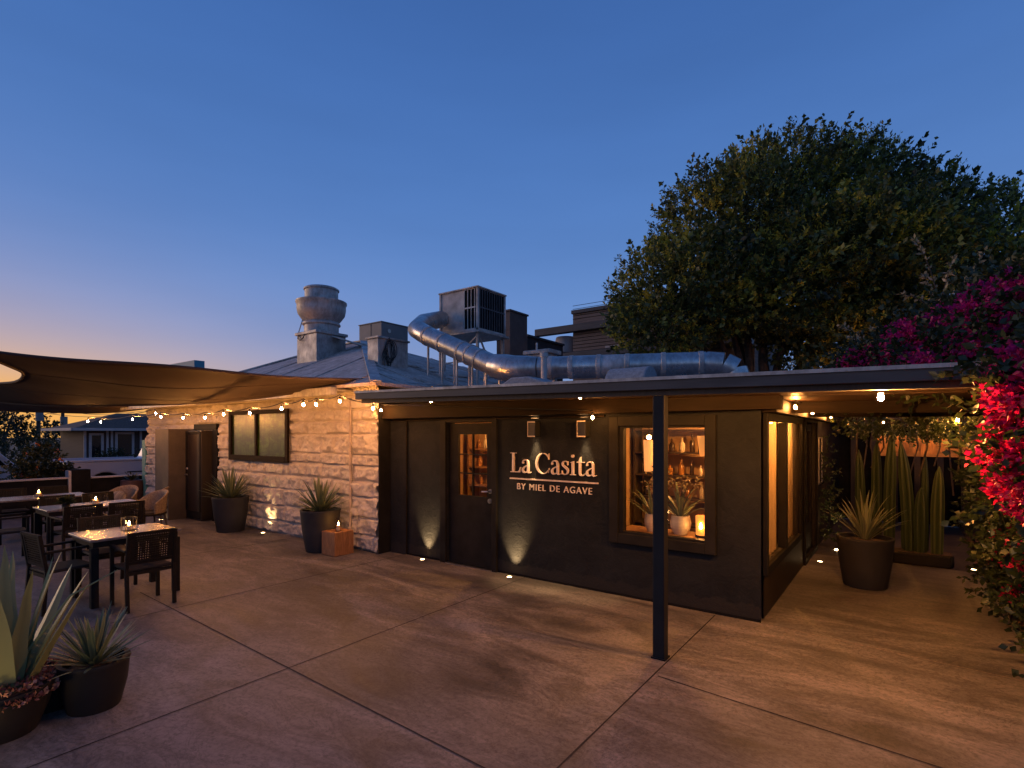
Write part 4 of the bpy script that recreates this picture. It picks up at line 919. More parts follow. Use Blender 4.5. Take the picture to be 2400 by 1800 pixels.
# big aloe
x, y = -4.62, .80
t = thing("potted_aloe", "huge broad leaved aloe with pink succulents in a black pot at the left edge", "potted plant", (x, y, 0)); pot_part(t, x, y, .27, .19, .30, POTB)
mb, ti = rosette((x + .02, y + .02, .30), 17, 1.04, .056, 2, 30, .10, 31, thick=.34, base=.10, seg=10, taper=.8, sword=True); o = build("foliage", mb, ALOE, t, smooth=True); set_tint(o, ti)
r = np.random.default_rng(5); n = 900; a = r.uniform(0, 6.28, n); q = np.sqrt(r.uniform(.02, 1, n)) * .30
P = np.stack([x + q * np.cos(a), y + q * np.sin(a), .30 + .05 * (1 - (q / .3) ** 2) - .05 * (q > .26)], 1); D = np.stack([np.cos(a) * .6, np.sin(a) * .6, r.uniform(.1, 1.0, n)], 1) + r.normal(0, .4, (n, 3))
leaf_obj("succulents", P, D, r.uniform(.02, .05, n), .012, r.uniform(0, 1, n), SUCC, t, fold=.5, seed=6)
mb = MB().tube([(x + .12, y + .1, .5), (x + .30, y + .28, .86), (x + .42, y + .50, 1.0)], [.010, .007, .003], 6)
o = build("flower_stalk", mb, ALOE, t, smooth=True); set_tint(o, [.5] * len(o.data.vertices))
bowl = thing("succulent_bowl", "wide dark bowl of trailing pinkish succulents between aloe and smaller agave", "potted plant", (-4.75, 1.15, 0))
bx, by = -4.83, 1.10
build("pot", MB().lathe([(.15, 0), (.17, .02), (.24, .22), (.245, .24), (.22, .24), (.21, .2)], (bx, by, 0), 36), POTB, bowl, smooth=True)
n = 700; a = r.uniform(0, 6.28, n); q = np.sqrt(r.uniform(.02, 1, n)) * .25
P = np.stack([bx + q * np.cos(a), by + q * np.sin(a), .22 + .06 * (1 - (q / .25) ** 2)], 1); D = np.stack([np.cos(a) * .6, np.sin(a) * .6, r.uniform(.1, 1, n)], 1) + r.normal(0, .4, (n, 3))
leaf_obj("succulents", P, D, r.uniform(.02, .05, n), .012, r.uniform(0, .8, n), SUCC, bowl, fold=.5, seed=7)
up = thing("ground_light", "uplight on the patio shining on the aloe from the left edge", "ground light", (-4.12, .28, 0), "recessed uplights in the patio floor")
build("ring", MB().lathe([(.052, 0), (.052, .012), (.044, .015), (.034, .010)], (-4.12, .28, .002), 20), STEEL, up, smooth=True); build("lens", MB().lathe([(.034, .006), (.030, .013), (.001, .015)], (-4.12, .28, 0), 16), LENS, up)
spot("beam", up, (-4.12, .28, .04), (-4.62, .85, .75), 6, 90, .8); point("spill", up, (-4.12, .28, .20), 3.2, (1, .58, .22), .04)
# wood block and candle
wbk = tag(build("wood_block", MB().box(-7.40, -7.06, 5.0, 5.36, 0, .372), BLOCKW, bevel=.012), "square oiled wood block stool holding a candle by the stone wall", "wood block")
def candle(x, y, z, label, rg=.05, hg=.20, name="candle_holder", group="glass candle holders", amber=False):
    t = thing(name, label, "candle", (x, y, z), group)
    g = MB().lathe([(rg, 0), (rg, hg), (rg - .004, hg), (rg - .004, .008)], (x, y, z + .001), 24); build("glass", g, LGLASS, t, smooth=True)
    build("candle", MB().lathe([(rg * .6, 0), (rg * .6, hg * .34), (rg * .5, hg * .36), (.003, hg * .35)], (x, y, z + .011), 16), WAX, t, smooth=True)
    build("flame", MB().lathe([(.002, 0), (.010, .010), (.011, .020), (.006, .036), (.001, .05)], (x, y, z + .016 + hg * .36), 10), FLAME, t, smooth=True)
    return t
candle(-7.17, 5.15, .372, "lit candle in a tall glass cylinder on the wood block", .052, .215)
# cactus trough
tr = tag(build("planter_trough", MB().poly([(-.55, -.17), (.62, -.17), (.66, 0), (.62, .17), (-.55, .17)], "z", 0, .17), POTB, bevel=.02), "low black trough planted with tall columnar cacti behind the passage slab", "planter")
tr.location = (.02, 9.95, -.02)
tag(build("trough_gravel", MB().box(-.50, .60, 9.80, 10.10, .151, .162), SOIL), "gravel filling the cactus trough", "gravel", None, "stuff")
def cactus(x, y, h, rad, lean, label, seed, bright=0.0):
    r = random.Random(seed); prof = []
    for k in range(13):
        q = k / 12; prof.append((max(.004, rad * (.86 + .22 * math.sin(q * 2.4)) * (1 - q ** 4.5) ** .6), h * q))
    rad *= .74; prof = [(a * .74, b) for a, b in prof]
    nseg = 48; ribs = 6; mb = MB().lathe(prof, (0, 0, 0), nseg, lambda a: 1 + .22 * math.cos(ribs * a))
    mb.v = [(x + a + lean[0] * c * c / h, y + b + lean[1] * c * c / h, .14 + c) for a, b, c in mb.v]
    o = build("columnar_cactus", mb, CACT, smooth=True); set_tint(o, np.clip([.40 + bright + .26 * math.cos(ribs * 2 * math.pi * (i % nseg) / nseg) for i in range(len(mb.v))], 0, 1))
    return tag(o, label, "cactus", "columnar cacti in the black trough")
for i, a in enumerate(((-.50, 9.98, 1.52, .075, (-.02, 0), "olive cactus column at the left end of the trough, behind the spiky pot", 0), (-.30, 10.05, 1.68, .078, (0, 0), "tall cactus column second from the left in the trough", 0),
                       (-.14, 9.90, 1.82, .085, (.02, 0), "tallest cactus column, third from left in the trough", 0), (.10, 9.93, 1.66, .09, (-.06, 0), "thick cactus column leaning left in the middle of the trough", .05),
                       (.06, 10.06, .62, .06, (0, 0), "shortest cactus stump low in the middle of the trough", 0), (.30, 10.06, 1.5, .05, (0, .1), "slim dim cactus behind the right hand columns", -.1),
                       (.24, 9.90, .98, .095, (.01, 0), "blunt cactus column left of the bright green one", .0), (.43, 9.90, 1.30, .088, (.02, 0), "bright green pointed cactus at the right end of the trough", .22))):
    cactus(*a[:5], a[5], 40 + i, a[6])

# bougainvillea
def bougain(name, label, blobs, nl, nb, seed, base, trunkpts, dens=11):
    r = np.random.default_rng(seed); t = thing(name, label, "bougainvillea", base)
    P, D, T = sprigs(blobs, nl, dens, .26, r, .15, .55, .22); leaf_obj("foliage", P, D, r.uniform(.04, .08, len(P)), r.uniform(.014, .026, len(P)), T + .05, BOUGL, t, seed=seed)
    bb = []      # bracts grow in thick clusters
    vol = np.array([b[1][0] * b[1][2] * b[2] for b in blobs]); pick = r.choice(len(blobs), nb, p=vol / vol.sum())
    for i in pick:
        d = r.normal(size=3); d[1] -= .5; d /= np.linalg.norm(d); bb.append((np.array(blobs[i][0]) + d * np.array(blobs[i][1]) * r.uniform(.90, 1.04), r.uniform(.06, .13)))
    PP, DD, TT = [], [], []
    for c, s in bb:
        k = int(55 * (s / .1) ** 2); q = r.normal(size=(k, 3)); q /= np.linalg.norm(q, axis=1, keepdims=True); PP.append(c + q * s * r.uniform(.3, 1, (k, 1)) * np.array([1, 1, .8])); DD.append(q + r.normal(0, .5, (k, 3))); TT.append(np.clip(r.normal(.45 + (c[2] - 1.6) * .3, .2, k), 0, 1))
    P = np.concatenate(PP); leaf_obj("flower_bracts", P, np.concatenate(DD), r.uniform(.03, .05, len(P)), r.uniform(.014, .02, len(P)), np.concatenate(TT), BRACT, t, fold=.5, seed=seed + 1)
    mb = MB()
    for pts in trunkpts: mb.tube(pts, [.03 - .02 * i / len(pts) for i in range(len(pts))], 7)
    build("stems", mb, BARK, t, smooth=True); return t
bougain("bougainvillea", "tall magenta bougainvillea climbing at the right edge beside the porch corner",
        [((.97, 4.2, 2.14), (.52, .5, .36), 7), ((.95, 4.45, 1.74), (.48, .6, .42), 7), ((1.14, 4.6, 1.30), (.42, .6, .45), 1.4), ((1.24, 4.8, .82), (.42, .7, .42), .4), ((1.3, 5.2, .38), (.42, .9, .34), .25),
         ((1.15, 6.2, .85), (.40, .8, .5), .8), ((1.16, 7.4, .6), (.40, .9, .5), .9), ((1.02, 6.2, 1.55), (.34, .9, .5), .5), ((1.05, 8.4, 1.3), (.3, .8, .8), .2)], 3300, 700, 51, (1.1, 4.9, 0),
        [[(1.15, 4.8, -.02), (1.1, 4.7, .8), (.95, 4.5, 1.5), (.9, 4.3, 2.2)], [(1.2, 6.4, -.02), (1.1, 6.3, .8), (1.0, 6.2, 1.8), (1.0, 6.2, 2.2)], [(1.2, 5.2, -.02), (1.0, 5.0, 1.0), (.85, 4.6, 1.9)]])
bougain("bougainvillea", "mound of magenta bougainvillea sprawling over the porch roof before the tree",
        [((.42, 7.5, 2.86), (.55, .7, .36), 2.4), ((-.15, 7.9, 2.66), (.5, .6, .28), 1.8), ((.95, 6.6, 2.92), (.6, .8, .42), 1.5), ((1.45, 6.0, 2.9), (.55, 1.0, .46), 1.8), ((-.6, 8.2, 2.52), (.40, .5, .16), 1.0), ((1.5, 7.6, 3.0), (.6, 1.0, .5), 1.2), ((.5, 6.2, 2.55), (.5, .6, .22), .5)], 2500, 900, 61, (.6, 7.2, 2.36),
        [[(1.6, 6.5, -.02), (1.55, 6.5, 1.4), (1.4, 6.4, 2.6)], [(1.4, 6.4, 2.5), (.6, 7.2, 2.7), (-.3, 8.0, 2.55)]])
dv = thing("dry_vine", "pale dried shoots arching above the roof bougainvillea", "vine", (-.3, 8.6, 2.4)); mb = MB(); r = np.random.default_rng(9); PP = []; DD = []
for px0, py0, px1, py1, t0 in ((2200, 720, 2142, 560, 7.2), (2210, 690, 2235, 600, 7.0), (2195, 715, 2165, 640, 7.3), (2230, 700, 2310, 585, 7.0), (2060, 830, 1965, 760, 8.2), (2070, 850, 1950, 850, 8.2), (2080, 830, 1990, 790, 8.0), (2110, 800, 2040, 770, 8.0), (2180, 720, 2110, 690, 7.4)):
    a, b = at_depth(px0, py0, t0), at_depth(px1, py1, t0); m = (a + b) / 2 + Vector((r.uniform(-.1, .1), 0, .10)); pts = [a * (1 - u) ** 2 + m * 2 * u * (1 - u) + b * u * u for u in np.linspace(0, 1, 9)]
    mb.tube(pts, [.009 - .0008 * i for i in range(9)], 5)
    build("stem", mb, BARK, dv, smooth=True); mb = MB()
    for u in r.uniform(.05, 1, 34): p = a * (1 - u) ** 2 + m * 2 * u * (1 - u) + b * u * u; PP.append(p[:]); DD.append(np.array((b - a)[:]) * .6 + r.normal(0, .6, 3))
leaf_obj("leaves", np.array(PP), np.array(DD), r.uniform(.05, .10, len(PP)), .018, r.uniform(0, 1, len(PP)), PALEL, dv, seed=3)

# big tree
tree = thing("shade_tree", "huge dense dark green tree with many limbs rising behind the restaurant roof", "tree", (-2.6, 13.2, 0))
TB = []
for cx, cy_, rx, ry, t in ((1612, 690, 180, 128, 12.6), (1712, 548, 178, 160, 13.2), (1840, 486, 180, 162, 13.8), (1985, 492, 165, 155, 14.0), (2130, 545, 145, 145, 13.6), (2325, 552, 85, 108, 13.0),
                           (1930, 660, 280, 165, 12.8), (2240, 690, 200, 165, 12.6), (2430, 720, 150, 160, 12.8), (1545, 770, 112, 72, 12.2), (1885, 800, 120, 66, 11.9), (2060, 790, 150, 84, 11.8), (2030, 600, 200, 150, 12.2), (1780, 690, 150, 110, 12.0)):
    k = t / FPX; c = at_depth(cx, cy_, t); TB.append(((c.x, c.y, c.z), (rx * k * 1.0, rx * k * .9, ry * k)))
r = np.random.default_rng(17)
TB = [(c, tuple(q * .93 for q in rd)) for c, rd in TB]
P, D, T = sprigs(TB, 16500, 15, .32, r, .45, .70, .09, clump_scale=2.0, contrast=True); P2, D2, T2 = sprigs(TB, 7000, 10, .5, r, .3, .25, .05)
base = at_depth(1775, 870, 12.6); base.z = 0
def open_base(P_, D_, T_):      # the crown is lifted clear of the fork of the trunk
    lat = (P_[:, 0] - base.x) * CY_ + (P_[:, 1] - base.y) * SY; k = ~((lat > -1.25) & (lat < .25) & (P_[:, 2] < 4.25 - .35 * np.abs(lat + .5))); return P_[k], D_[k], T_[k]
P, D, T = open_base(P, D, T); P2, D2, T2 = open_base(P2, D2, T2)
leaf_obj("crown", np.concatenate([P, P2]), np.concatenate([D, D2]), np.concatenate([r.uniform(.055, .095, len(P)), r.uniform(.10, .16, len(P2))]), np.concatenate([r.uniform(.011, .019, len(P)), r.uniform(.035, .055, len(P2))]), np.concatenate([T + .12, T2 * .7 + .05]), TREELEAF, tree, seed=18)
mb = MB(); rr = random.Random(4)
base = at_depth(1775, 870, 12.6); base.z = 0
for tx, ty, tt, r0 in ((1640, 775, 12.4, .10), (1672, 760, 12.6, .11), (1705, 735, 12.7, .12), (1745, 700, 12.9, .13), (1790, 690, 13.0, .15), (1850, 740, 12.5, .13), (1960, 700, 13, .12), (2060, 680, 13, .12), (1700, 700, 13.2, .10), (1620, 800, 12.2, .06)):
    e = at_depth(tx, ty, tt); st = base + Vector((rr.uniform(-.25, .25), rr.uniform(-.2, .2), 0)); m1 = st + Vector((rr.uniform(-.1, .1), 0, 2.4)); m2 = m1.lerp(e, .5) + Vector((rr.uniform(-.12, .12), 0, -.18))
    mb.tube([st, st.lerp(m1, .5), m1, m1.lerp(m2, .55), m2, m2.lerp(e, .6), e], [r0 * 1.5, r0 * 1.35, r0 * 1.15, r0 * .95, r0 * .75, r0 * .5, r0 * .2], 9)
build("trunk", mb, BARK, tree, smooth=True)

# =================================================================== DINING FURNITURE
def make_chair(name, label, cat, mat, seatmat, group):
    t = thing(name, label, cat, (0, 0, 0), group)
    for sx in (-1, 1):
        build("leg", MB().bar((sx * .225, .21, 0), (sx * .225, .215, .655), .036), mat, t, bevel=.004)
        build("leg", MB().bar((sx * .225, -.245, 0), (sx * .225, -.215, .46), .036).bar((sx * .225, -.215, .45), (sx * .222, -.275, .85), .034), mat, t, bevel=.004)
        build("armrest", MB().bar((sx * .228, -.24, .655), (sx * .228, .245, .665), .045, .026), mat, t, bevel=.006)
    build("seat", MB().box(-.215, .215, -.22, .225, .425, .458), seatmat, t, bevel=.012)
    build("seat_rail", MB().box(-.205, .205, .19, .215, .385, .423), mat, t); build("seat_rail", MB().box(-.205, .205, -.225, -.2, .385, .423), mat, t)
    mb = MB(); sl = lambda z: -.215 - (z - .45) * .15
    def yb(x0, x1, z0, z1, th, off=0): mb.add([(x, sl(z) + o + off, z) for z in (z0, z1) for o in (-th, th) for x in (x0, x1)], [(0, 2, 3, 1), (4, 5, 7, 6), (0, 1, 5, 4), (1, 3, 7, 5), (3, 2, 6, 7), (2, 0, 4, 6)])
    yb(-.207, .207, .815, .85, .014); yb(-.207, .207, .50, .535, .012); yb(-.207, -.165, .536, .814, .010); yb(.165, .207, .536, .814, .010)
    for k in range(15): x = -.162 + k * .0227; yb(x, x + .0115, .536, .814, .0035, .0045)
    for k in range(11): z = .538 + k * .0255; yb(-.164, .164, z, z + .0125, .0035, -.0045)
    build("backrest", mb, mat, t); return t
chair0 = make_chair("dining_chair", "", "chair", CHAIR, CUSHION, "black woven armchairs around the tables")
used = []
def chair(x, y, facing, label, proto=None):
    p = proto or chair0
    o = p if p not in used else copy_tree(p); used.append(p)
    o.location = (x, y, 0); o.rotation_euler = (0, 0, R(facing)); o["label"] = label; return o
N, S_, E_, W_ = 0, 180, -90, 90
chair(-6.86, 2.36, W_, "black woven armchair in front of the nearest table with its back to the door side")
chair(-7.47, 1.80, N + 6, "black woven armchair pulled up at the near end of the nearest table, behind the aloe")
chair(-8.02, 2.38, E_, "black woven armchair beyond the nearest table, only its back showing above the tabletop")
chair(-10.02, 3.14, W_, "black woven armchair with see through back on the right of the second table")
chair(-10.04, 2.58, W_ + 4, "black woven armchair on the left of the pair at the second table's near side")
chair(-10.85, 1.95, N - 5, "black woven armchair at the near end of the second table, by the left edge")
chair(-11.45, 2.75, E_, "black woven armchair squeezed between the second and the farthest table, left one")
chair(-11.45, 3.35, E_ + 5, "black woven armchair squeezed between the second and the farthest table, right one")
chair(-13.62, 2.55, E_, "black woven armchair behind the farthest table, against the low dark wall, left one")
chair(-13.62, 3.20, E_, "black woven armchair behind the farthest table, against the low dark wall, right one")
chair(-12.85, 1.75, N, "black woven armchair at the near end of the farthest table, cut by the left edge")
pale0 = thing("tub_chair", "", "chair", (0, 0, 0), "tan wicker tub chairs by the tables")
mb = MB(); arc = lambda a, z, r_: (r_ * math.sin(a), -r_ * math.cos(a) * .95, z)
mb.grid(lambda u, v: arc((u - .5) * 3.6, .40 + v * (.42 - .22 * abs(2 * u - 1) ** 2), .27 + .03 * v), 24, 6)
o = build("backrest", mb, PALEWICK, pale0, smooth=True); md = o.modifiers.new("thickness", "SOLIDIFY"); md.thickness = .025
build("rim", MB().tube([arc((u - .5) * 3.6, .40 + (.42 - .22 * abs(2 * u - 1) ** 2), .30) for u in np.linspace(0, 1, 25)], .016, 8), PALEWICK, pale0, smooth=True)
build("seat", MB().lathe([(.26, .38), (.28, .41), (.26, .44), (.01, .45)], (0, 0, 0), 24), CUSHION, pale0, smooth=True)
for sx, sy in ((-1, -1), (1, -1), (-1, 1), (1, 1)): build("leg", MB().tube([(sx * .17, sy * .17, .39), (sx * .23, sy * .22, 0)], [.018, .012], 8), DARKW, pale0, smooth=True)
chair(-11.45, 4.05, S_ + 8, "tan wicker tub chair at the wall end of the second table, near the brown pier", pale0)
chair(-12.95, 4.05, S_ + 35, "tan wicker tub chair at the far end of the farthest table, turned aside", pale0)
chair(-12.2, 4.35, S_ - 30, "tan wicker tub chair standing behind the other two wicker chairs", pale0)
pillow = tag(build("cushion", MB().ball((0, 0, .09), .20, 16, 8, .45), simple("striped_cushion", (.30, .25, .2), (.08, .07, .06), .8, scale=5, stretch=(9, .4, .4)), smooth=True), "striped round cushion lying on a tan wicker chair", "cushion")
pillow.location = (-12.94, 4.03, .52); pillow.rotation_euler = (R(60), 0, R(30))
def table(x0, x1, y0, y1, label):
    t = thing("dining_table", label, "table", ((x0 + x1) / 2, (y0 + y1) / 2, 0), "rectangular patio dining tables")
    build("tabletop", MB().box(x0, x1, y0, y1, .722, .75), TABLE, t, bevel=.005)
    build("apron", MB().box(x0 + .03, x1 - .03, y0 + .03, y0 + .05, .655, .72).box(x0 + .03, x1 - .03, y1 - .05, y1 - .03, .655, .72).box(x0 + .03, x0 + .05, y0 + .05, y1 - .05, .655, .72).box(x1 - .05, x1 - .03, y0 + .05, y1 - .05, .655, .72), BLACK, t)
    for a, b in ((x0 + .01, y0 + .01), (x1 - .08, y0 + .01), (x0 + .01, y1 - .08), (x1 - .08, y1 - .08)): build("leg", MB().box(a, a + .07, b, b + .07, 0, .655), BLACK, t, bevel=.004)
    return t
table(-7.84, -7.07, 1.94, 2.84, "nearest patio table with a lit candle lantern, beside the agave pots")
table(-11.10, -10.32, 2.30, 3.60, "second patio table from the camera, with candle and leafy centrepiece")
table(-13.22, -12.44, 2.10, 3.45, "farthest patio table with a tall glowing lantern, before the low dark wall")
p = on_ground(286, 1243, .75)
t = thing("candle_lantern", "square wire and glass lantern with a lit candle on the nearest table", "lantern", (-7.45, 2.42, .75), "lanterns on the tables")
def lantern_frame(mb, x, y, z, w, h):
    for sx in (-1, 1):
        for sy in (-1, 1): mb.bar((x + sx * w, y + sy * w, z), (x + sx * w, y + sy * w, z + h), .007)
    for zz in (z + .004, z + h):
        for s in (-1, 1): mb.bar((x - w, y + s * w, zz), (x + w, y + s * w, zz), .006).bar((x + s * w, y - w, zz), (x + s * w, y + w, zz), .006)
    return mb
def lantern(t, x, y, z, w, h):
    build("frame", lantern_frame(MB(), x, y, z, w, h), CORD, t)
    g = MB().box(x - w + .006, x - w + .009, y - w + .008, y + w - .008, z + .01, z + h - .02).box(x + w - .009, x + w - .006, y - w + .008, y + w - .008, z + .01, z + h - .02).box(x - w + .01, x + w - .01, y - w + .006, y - w + .009, z + .01, z + h - .02).box(x - w + .01, x + w - .01, y + w - .009, y + w - .006, z + .01, z + h - .02)
    build("glass", g, LGLASS, t); build("candle", MB().lathe([(.026, 0), (.026, .05), (.003, .052)], (x, y, z + .01), 16), WAX, t, smooth=True)
    build("flame", MB().lathe([(.002, 0), (.010, .010), (.011, .020), (.006, .036), (.001, .05)], (x, y, z + .066), 10), FLAME, t, smooth=True)
    build("base", MB().box(x - w, x + w, y - w, y + w, z + .001, z + .008), BLACK, t)
lantern(t, -7.45, 2.42, .75, .062, .155)
candle(-10.75, 3.02, .75, "lit candle in a wide glass bowl on the second table", .075, .15, "candle_bowl")
candle(-12.85, 2.75, .75, "lit candle in a round glass on the farthest table", .07, .16, "candle_bowl")
x, y = -10.70, 2.62; t = thing("table_plant", "small dark leafy centrepiece on the second table", "potted plant", (x, y, .75))
build("pot", MB().lathe([(.05, 0), (.06, .06), (.055, .06)], (x, y, .751), 16), POTB, t, smooth=True)
n = 160; r = np.random.default_rng(8); D = r.normal(size=(n, 3)); D[:, 2] = abs(D[:, 2]) * .8; P = np.array([[x, y, .81]]) + D * .02; leaf_obj("leaves", P, D, r.uniform(.06, .13, n), .018, r.uniform(.2, .8, n), BUSH, t, seed=2)
# =================================================================== INTERIOR OF THE RESTAURANT
lampi = thing("ceiling_lamp", "warm hanging lamp with pale shade seen through the front window", "lamp", (-2.0, 7.0, 2.2))
build("shade", MB().lathe([(.10, 0), (.13, .26), (.128, .26), (.098, 0)], (-2.0, 7.0, 1.62), 20), emit("lit_lamp_shade", (1, .42, .10), .6), lampi, smooth=True); build("cord", MB().tube([(-2.0, 7.0, 2.25), (-2.0, 7.0, 1.75)], .006, 6), CORD, lampi); build("bulb", MB().ball((-2.0, 7.0, 1.73), .035, 12, 8), emit("indoor_bulb", (1, .50, .16), 330), lampi)
lamp2 = thing("ceiling_lamp", "slender tall hanging lamp glowing left of the porch post inside the window", "lamp", (-2.75, 6.9, 2.2))
build("shade", MB().lathe([(.06, 0), (.075, .42), (.07, .42), (.055, 0)], (-2.75, 6.9, 1.40), 20), emit("lit_paper_tube", (1, .44, .13), .9), lamp2, smooth=True); build("bulb", MB().ball((-2.75, 6.9, 1.86), .03, 12, 8), emit("indoor_bulb_small", (1, .5, .16), 120), lamp2); build("cord", MB().tube([(-2.75, 6.9, 2.25), (-2.75, 6.9, 1.88)], .006, 6), CORD, lamp2)
fill_lamp = thing("ceiling_lamp", "added unseen bulb near the ceiling lighting the window room and the curtains", "lamp", (-1.95, 7.3, 2.2))  # unseen bulb added to brighten the room and the curtains
build("bulb", MB().ball((-1.62, 6.95, 2.17), .035, 12, 8), emit("added_room_bulb", (1, .42, .10), 2400), fill_lamp); build("socket", MB().tube([(-1.62, 6.95, 2.26), (-1.62, 6.95, 2.20)], .02, 8), CORD, fill_lamp)
fill_lamp_far = thing("ceiling_lamp", "second added unseen bulb lighting the curtain of the farther tall pane", "lamp", (-1.5, 7.75, 2.2))  # unseen bulb added so the second pane's curtain glows
build("bulb", MB().ball((-1.55, 7.72, 2.10), .035, 12, 8), emit("added_far_bulb", (1, .42, .10), 2400), fill_lamp_far); build("socket", MB().tube([(-1.55, 7.72, 2.26), (-1.55, 7.72, 2.13)], .02, 8), CORD, fill_lamp_far)
lamp3 = thing("ceiling_lamp", "warm lamp lighting the shelves behind the door glass", "lamp", (-5.0, 6.5, 2.2))
build("bulb", MB().ball((-5.0, 6.55, 2.18), .035, 12, 8), emit("indoor_bulb_door", (1, .42, .10), 2600), lamp3); build("socket", MB().tube([(-5.0, 6.55, 2.26), (-5.0, 6.55, 2.205)], .02, 8), CORD, lamp3)
def shelf_unit(label, x0, x1, y0, y1, zs, top, SHELFW=SHELFW):
    t = thing("wall_shelf", label, "shelf", ((x0 + x1) / 2, y1, 0))
    for z in zs: build("board", MB().box(x0 + .03, x1 - .03, y0, y1, z, z + .025), SHELFW, t)
    build("side_panel", MB().box(x0, x0 + .028, y0, y1, 0.01, top), SHELFW, t); build("side_panel", MB().box(x1 - .028, x1, y0, y1, 0.01, top), SHELFW, t); return t
shelf_unit("wooden shelves of bottles and jars seen through the door glass", -6.3, -4.2, 7.25, 7.55, (.5, .98, 1.30, 1.62), 2.1)
shelf_unit("tall shelves against the back wall seen through the front window", -3.45, -1.4, 8.0, 8.3, (.5, .9, 1.25, 1.6, 1.95), 2.2, DARKW)
def bottle(x, y, z, h, r_, mat): 
    return build("bottle", MB().lathe([(r_ * .9, 0), (r_, .01), (r_, h * .55), (r_ * .4, h * .72), (r_ * .34, h), (.002, h)], (x, y, z), 12), mat, smooth=True)
rr = random.Random(12); k = 0; kinds = {"dark": (BOTTLE, "dark"), "amber": (AMBERB, "amber"), "pale": (CERAM, "pale")}
def row(x0, x1, y, z, where, n, hs, grp):
    for i in range(n):
        x = x0 + (x1 - x0) * (i + .5) / n + rr.uniform(-.02, .02); m, nm = rr.choice([(BOTTLE, "dark"), (BOTTLE, "dark"), (AMBERB, "amber"), (CERAM, "pale")]); h = rr.uniform(*hs); rd = rr.uniform(.028, .05)
        tag(bottle(x, y + rr.uniform(-.05, .05), z + .027, h, rd, m), f"{nm} bottle standing on the {where}", "bottle", grp + " " + nm)
row(-6.2, -4.3, 7.4, 1.62, "top shelf behind the door glass", 14, (.16, .28), "top shelf door bottles")
row(-6.2, -4.3, 7.4, 1.30, "second shelf behind the door glass", 12, (.15, .25), "second shelf door bottles")
row(-6.2, -4.3, 7.4, .98, "third shelf behind the door glass", 10, (.12, .24), "third shelf door bottles")
row(-3.4, -1.45, 8.15, 1.6, "upper shelf behind the front window", 13, (.16, .28), "upper window shelf bottles")
row(-3.4, -1.45, 8.15, 1.25, "middle shelf behind the front window", 13, (.15, .26), "middle window shelf bottles")
row(-3.4, -1.45, 8.15, .9, "lower shelf behind the front window", 11, (.15, .26), "lower window shelf bottles")
def orchid(x, y, label, seed, rt, h):
    t = thing("potted_orchid", label, "potted plant", (x, y, .735)); r = np.random.default_rng(seed)
    build("pot", MB().lathe([(rt * .62, 0), (rt * .98, h * .35), (rt * 1.05, h * .62), (rt * .88, h), (rt * .82, h), (rt * .8, h * .9)], (x, y, .736), 28), CERAM, t, smooth=True)
    mb, ti = rosette((x, y, .73 + h), 20, .46, .022, 4, 62, .9, seed, base=.03); o = build("foliage", mb, AGLEAF, t, smooth=True); set_tint(o, ti)
    mb = MB(); PP, DD = [], []
    for i in range(4):
        a = r.uniform(0, 6.28); e = Vector((x + .22 * math.cos(a), y + .10 * math.sin(a), .73 + h + r.uniform(.30, .52))); s = Vector((x, y, .73 + h)); pts = [s.lerp(e, u) + Vector((0, 0, .08 * math.sin(u * 3.1))) for u in np.linspace(0, 1, 7)]; mb.tube(pts, .004, 5)
        for q in range(26): PP.append(np.array(pts[r.integers(4, 7)][:]) + r.normal(0, .035, 3)); DD.append(r.normal(size=3))
    build("flower_stems", mb, BARK, t, smooth=True); leaf_obj("flowers", np.array(PP), np.array(DD), r.uniform(.03, .055, len(PP)), .014, r.uniform(.3, 1, len(PP)), PALEL, t, seed=seed)
orchid(-2.42, 6.16, "flowering plant in a pale urn on the window ledge left of the porch post", 3, .085, .21); orchid(-2.07, 6.16, "flowering plant in a ribbed pale pot in the middle of the window ledge", 7, .115, .22)
t = thing("window_lantern", "glowing amber glass candle lantern at the right end of the window ledge", "lantern", (-1.80, 6.12, .735))
build("glass", MB().lathe([(.078, .03), (.082, .24), (.078, .24), (.074, .03)], (-1.80, 6.12, .736), 24), AMBER, t, smooth=True); build("base", MB().lathe([(.085, 0), (.085, .028), (.01, .029)], (-1.80, 6.12, .736), 24), BLACK, t, smooth=True)
build("flame", MB().lathe([(.002, 0), (.015, .014), (.016, .03), (.008, .055), (.001, .07)], (-1.80, 6.032, .84), 10), FLAME, t, smooth=True)
# =================================================================== PASSAGE BACKGROUND
bw = thing("timber_screen", "dark timber screen with hanging slats closing the back of the passage", "screen", (.6, 14.2, 0))
build("panel", MB().box(-2.6, 5.5, 14.2, 14.3, 0, 2.9), DARK, bw); mb = MB()
for k in range(16): mb.box(-.9 + k * .38, -.9 + k * .38 + .10, 14.10, 14.195, 0, 2.6)
build("slats", mb, DARKW, bw); build("header", MB().box(-1.0, 5.5, 12.2, 12.35, 2.05, 2.22), HEADER, bw)
pb = thing("passage_wall", "low dark side wall bounding the passage behind the bougainvillea", "wall", (1.9, 10, 0)); build("wall", MB().box(1.9, 2.05, 5.5, 14.1, 0, 2.0), DARK, pb)
band = thing("carved_panel", "long lit carved wooden panel hanging behind the cacti", "panel", (.6, 12.1, 1.6))
build("board", MB().box(-.35, 1.55, 12.05, 12.10, 1.50, 1.88), SHELFW, band); mb = MB(); rr = random.Random(6)
for k in range(15): x = -.33 + k * .125; mb.box(x, x + rr.uniform(.03, .09), 12.03, 12.048, 1.52 + rr.uniform(0, .08), 1.86 - rr.uniform(0, .1))
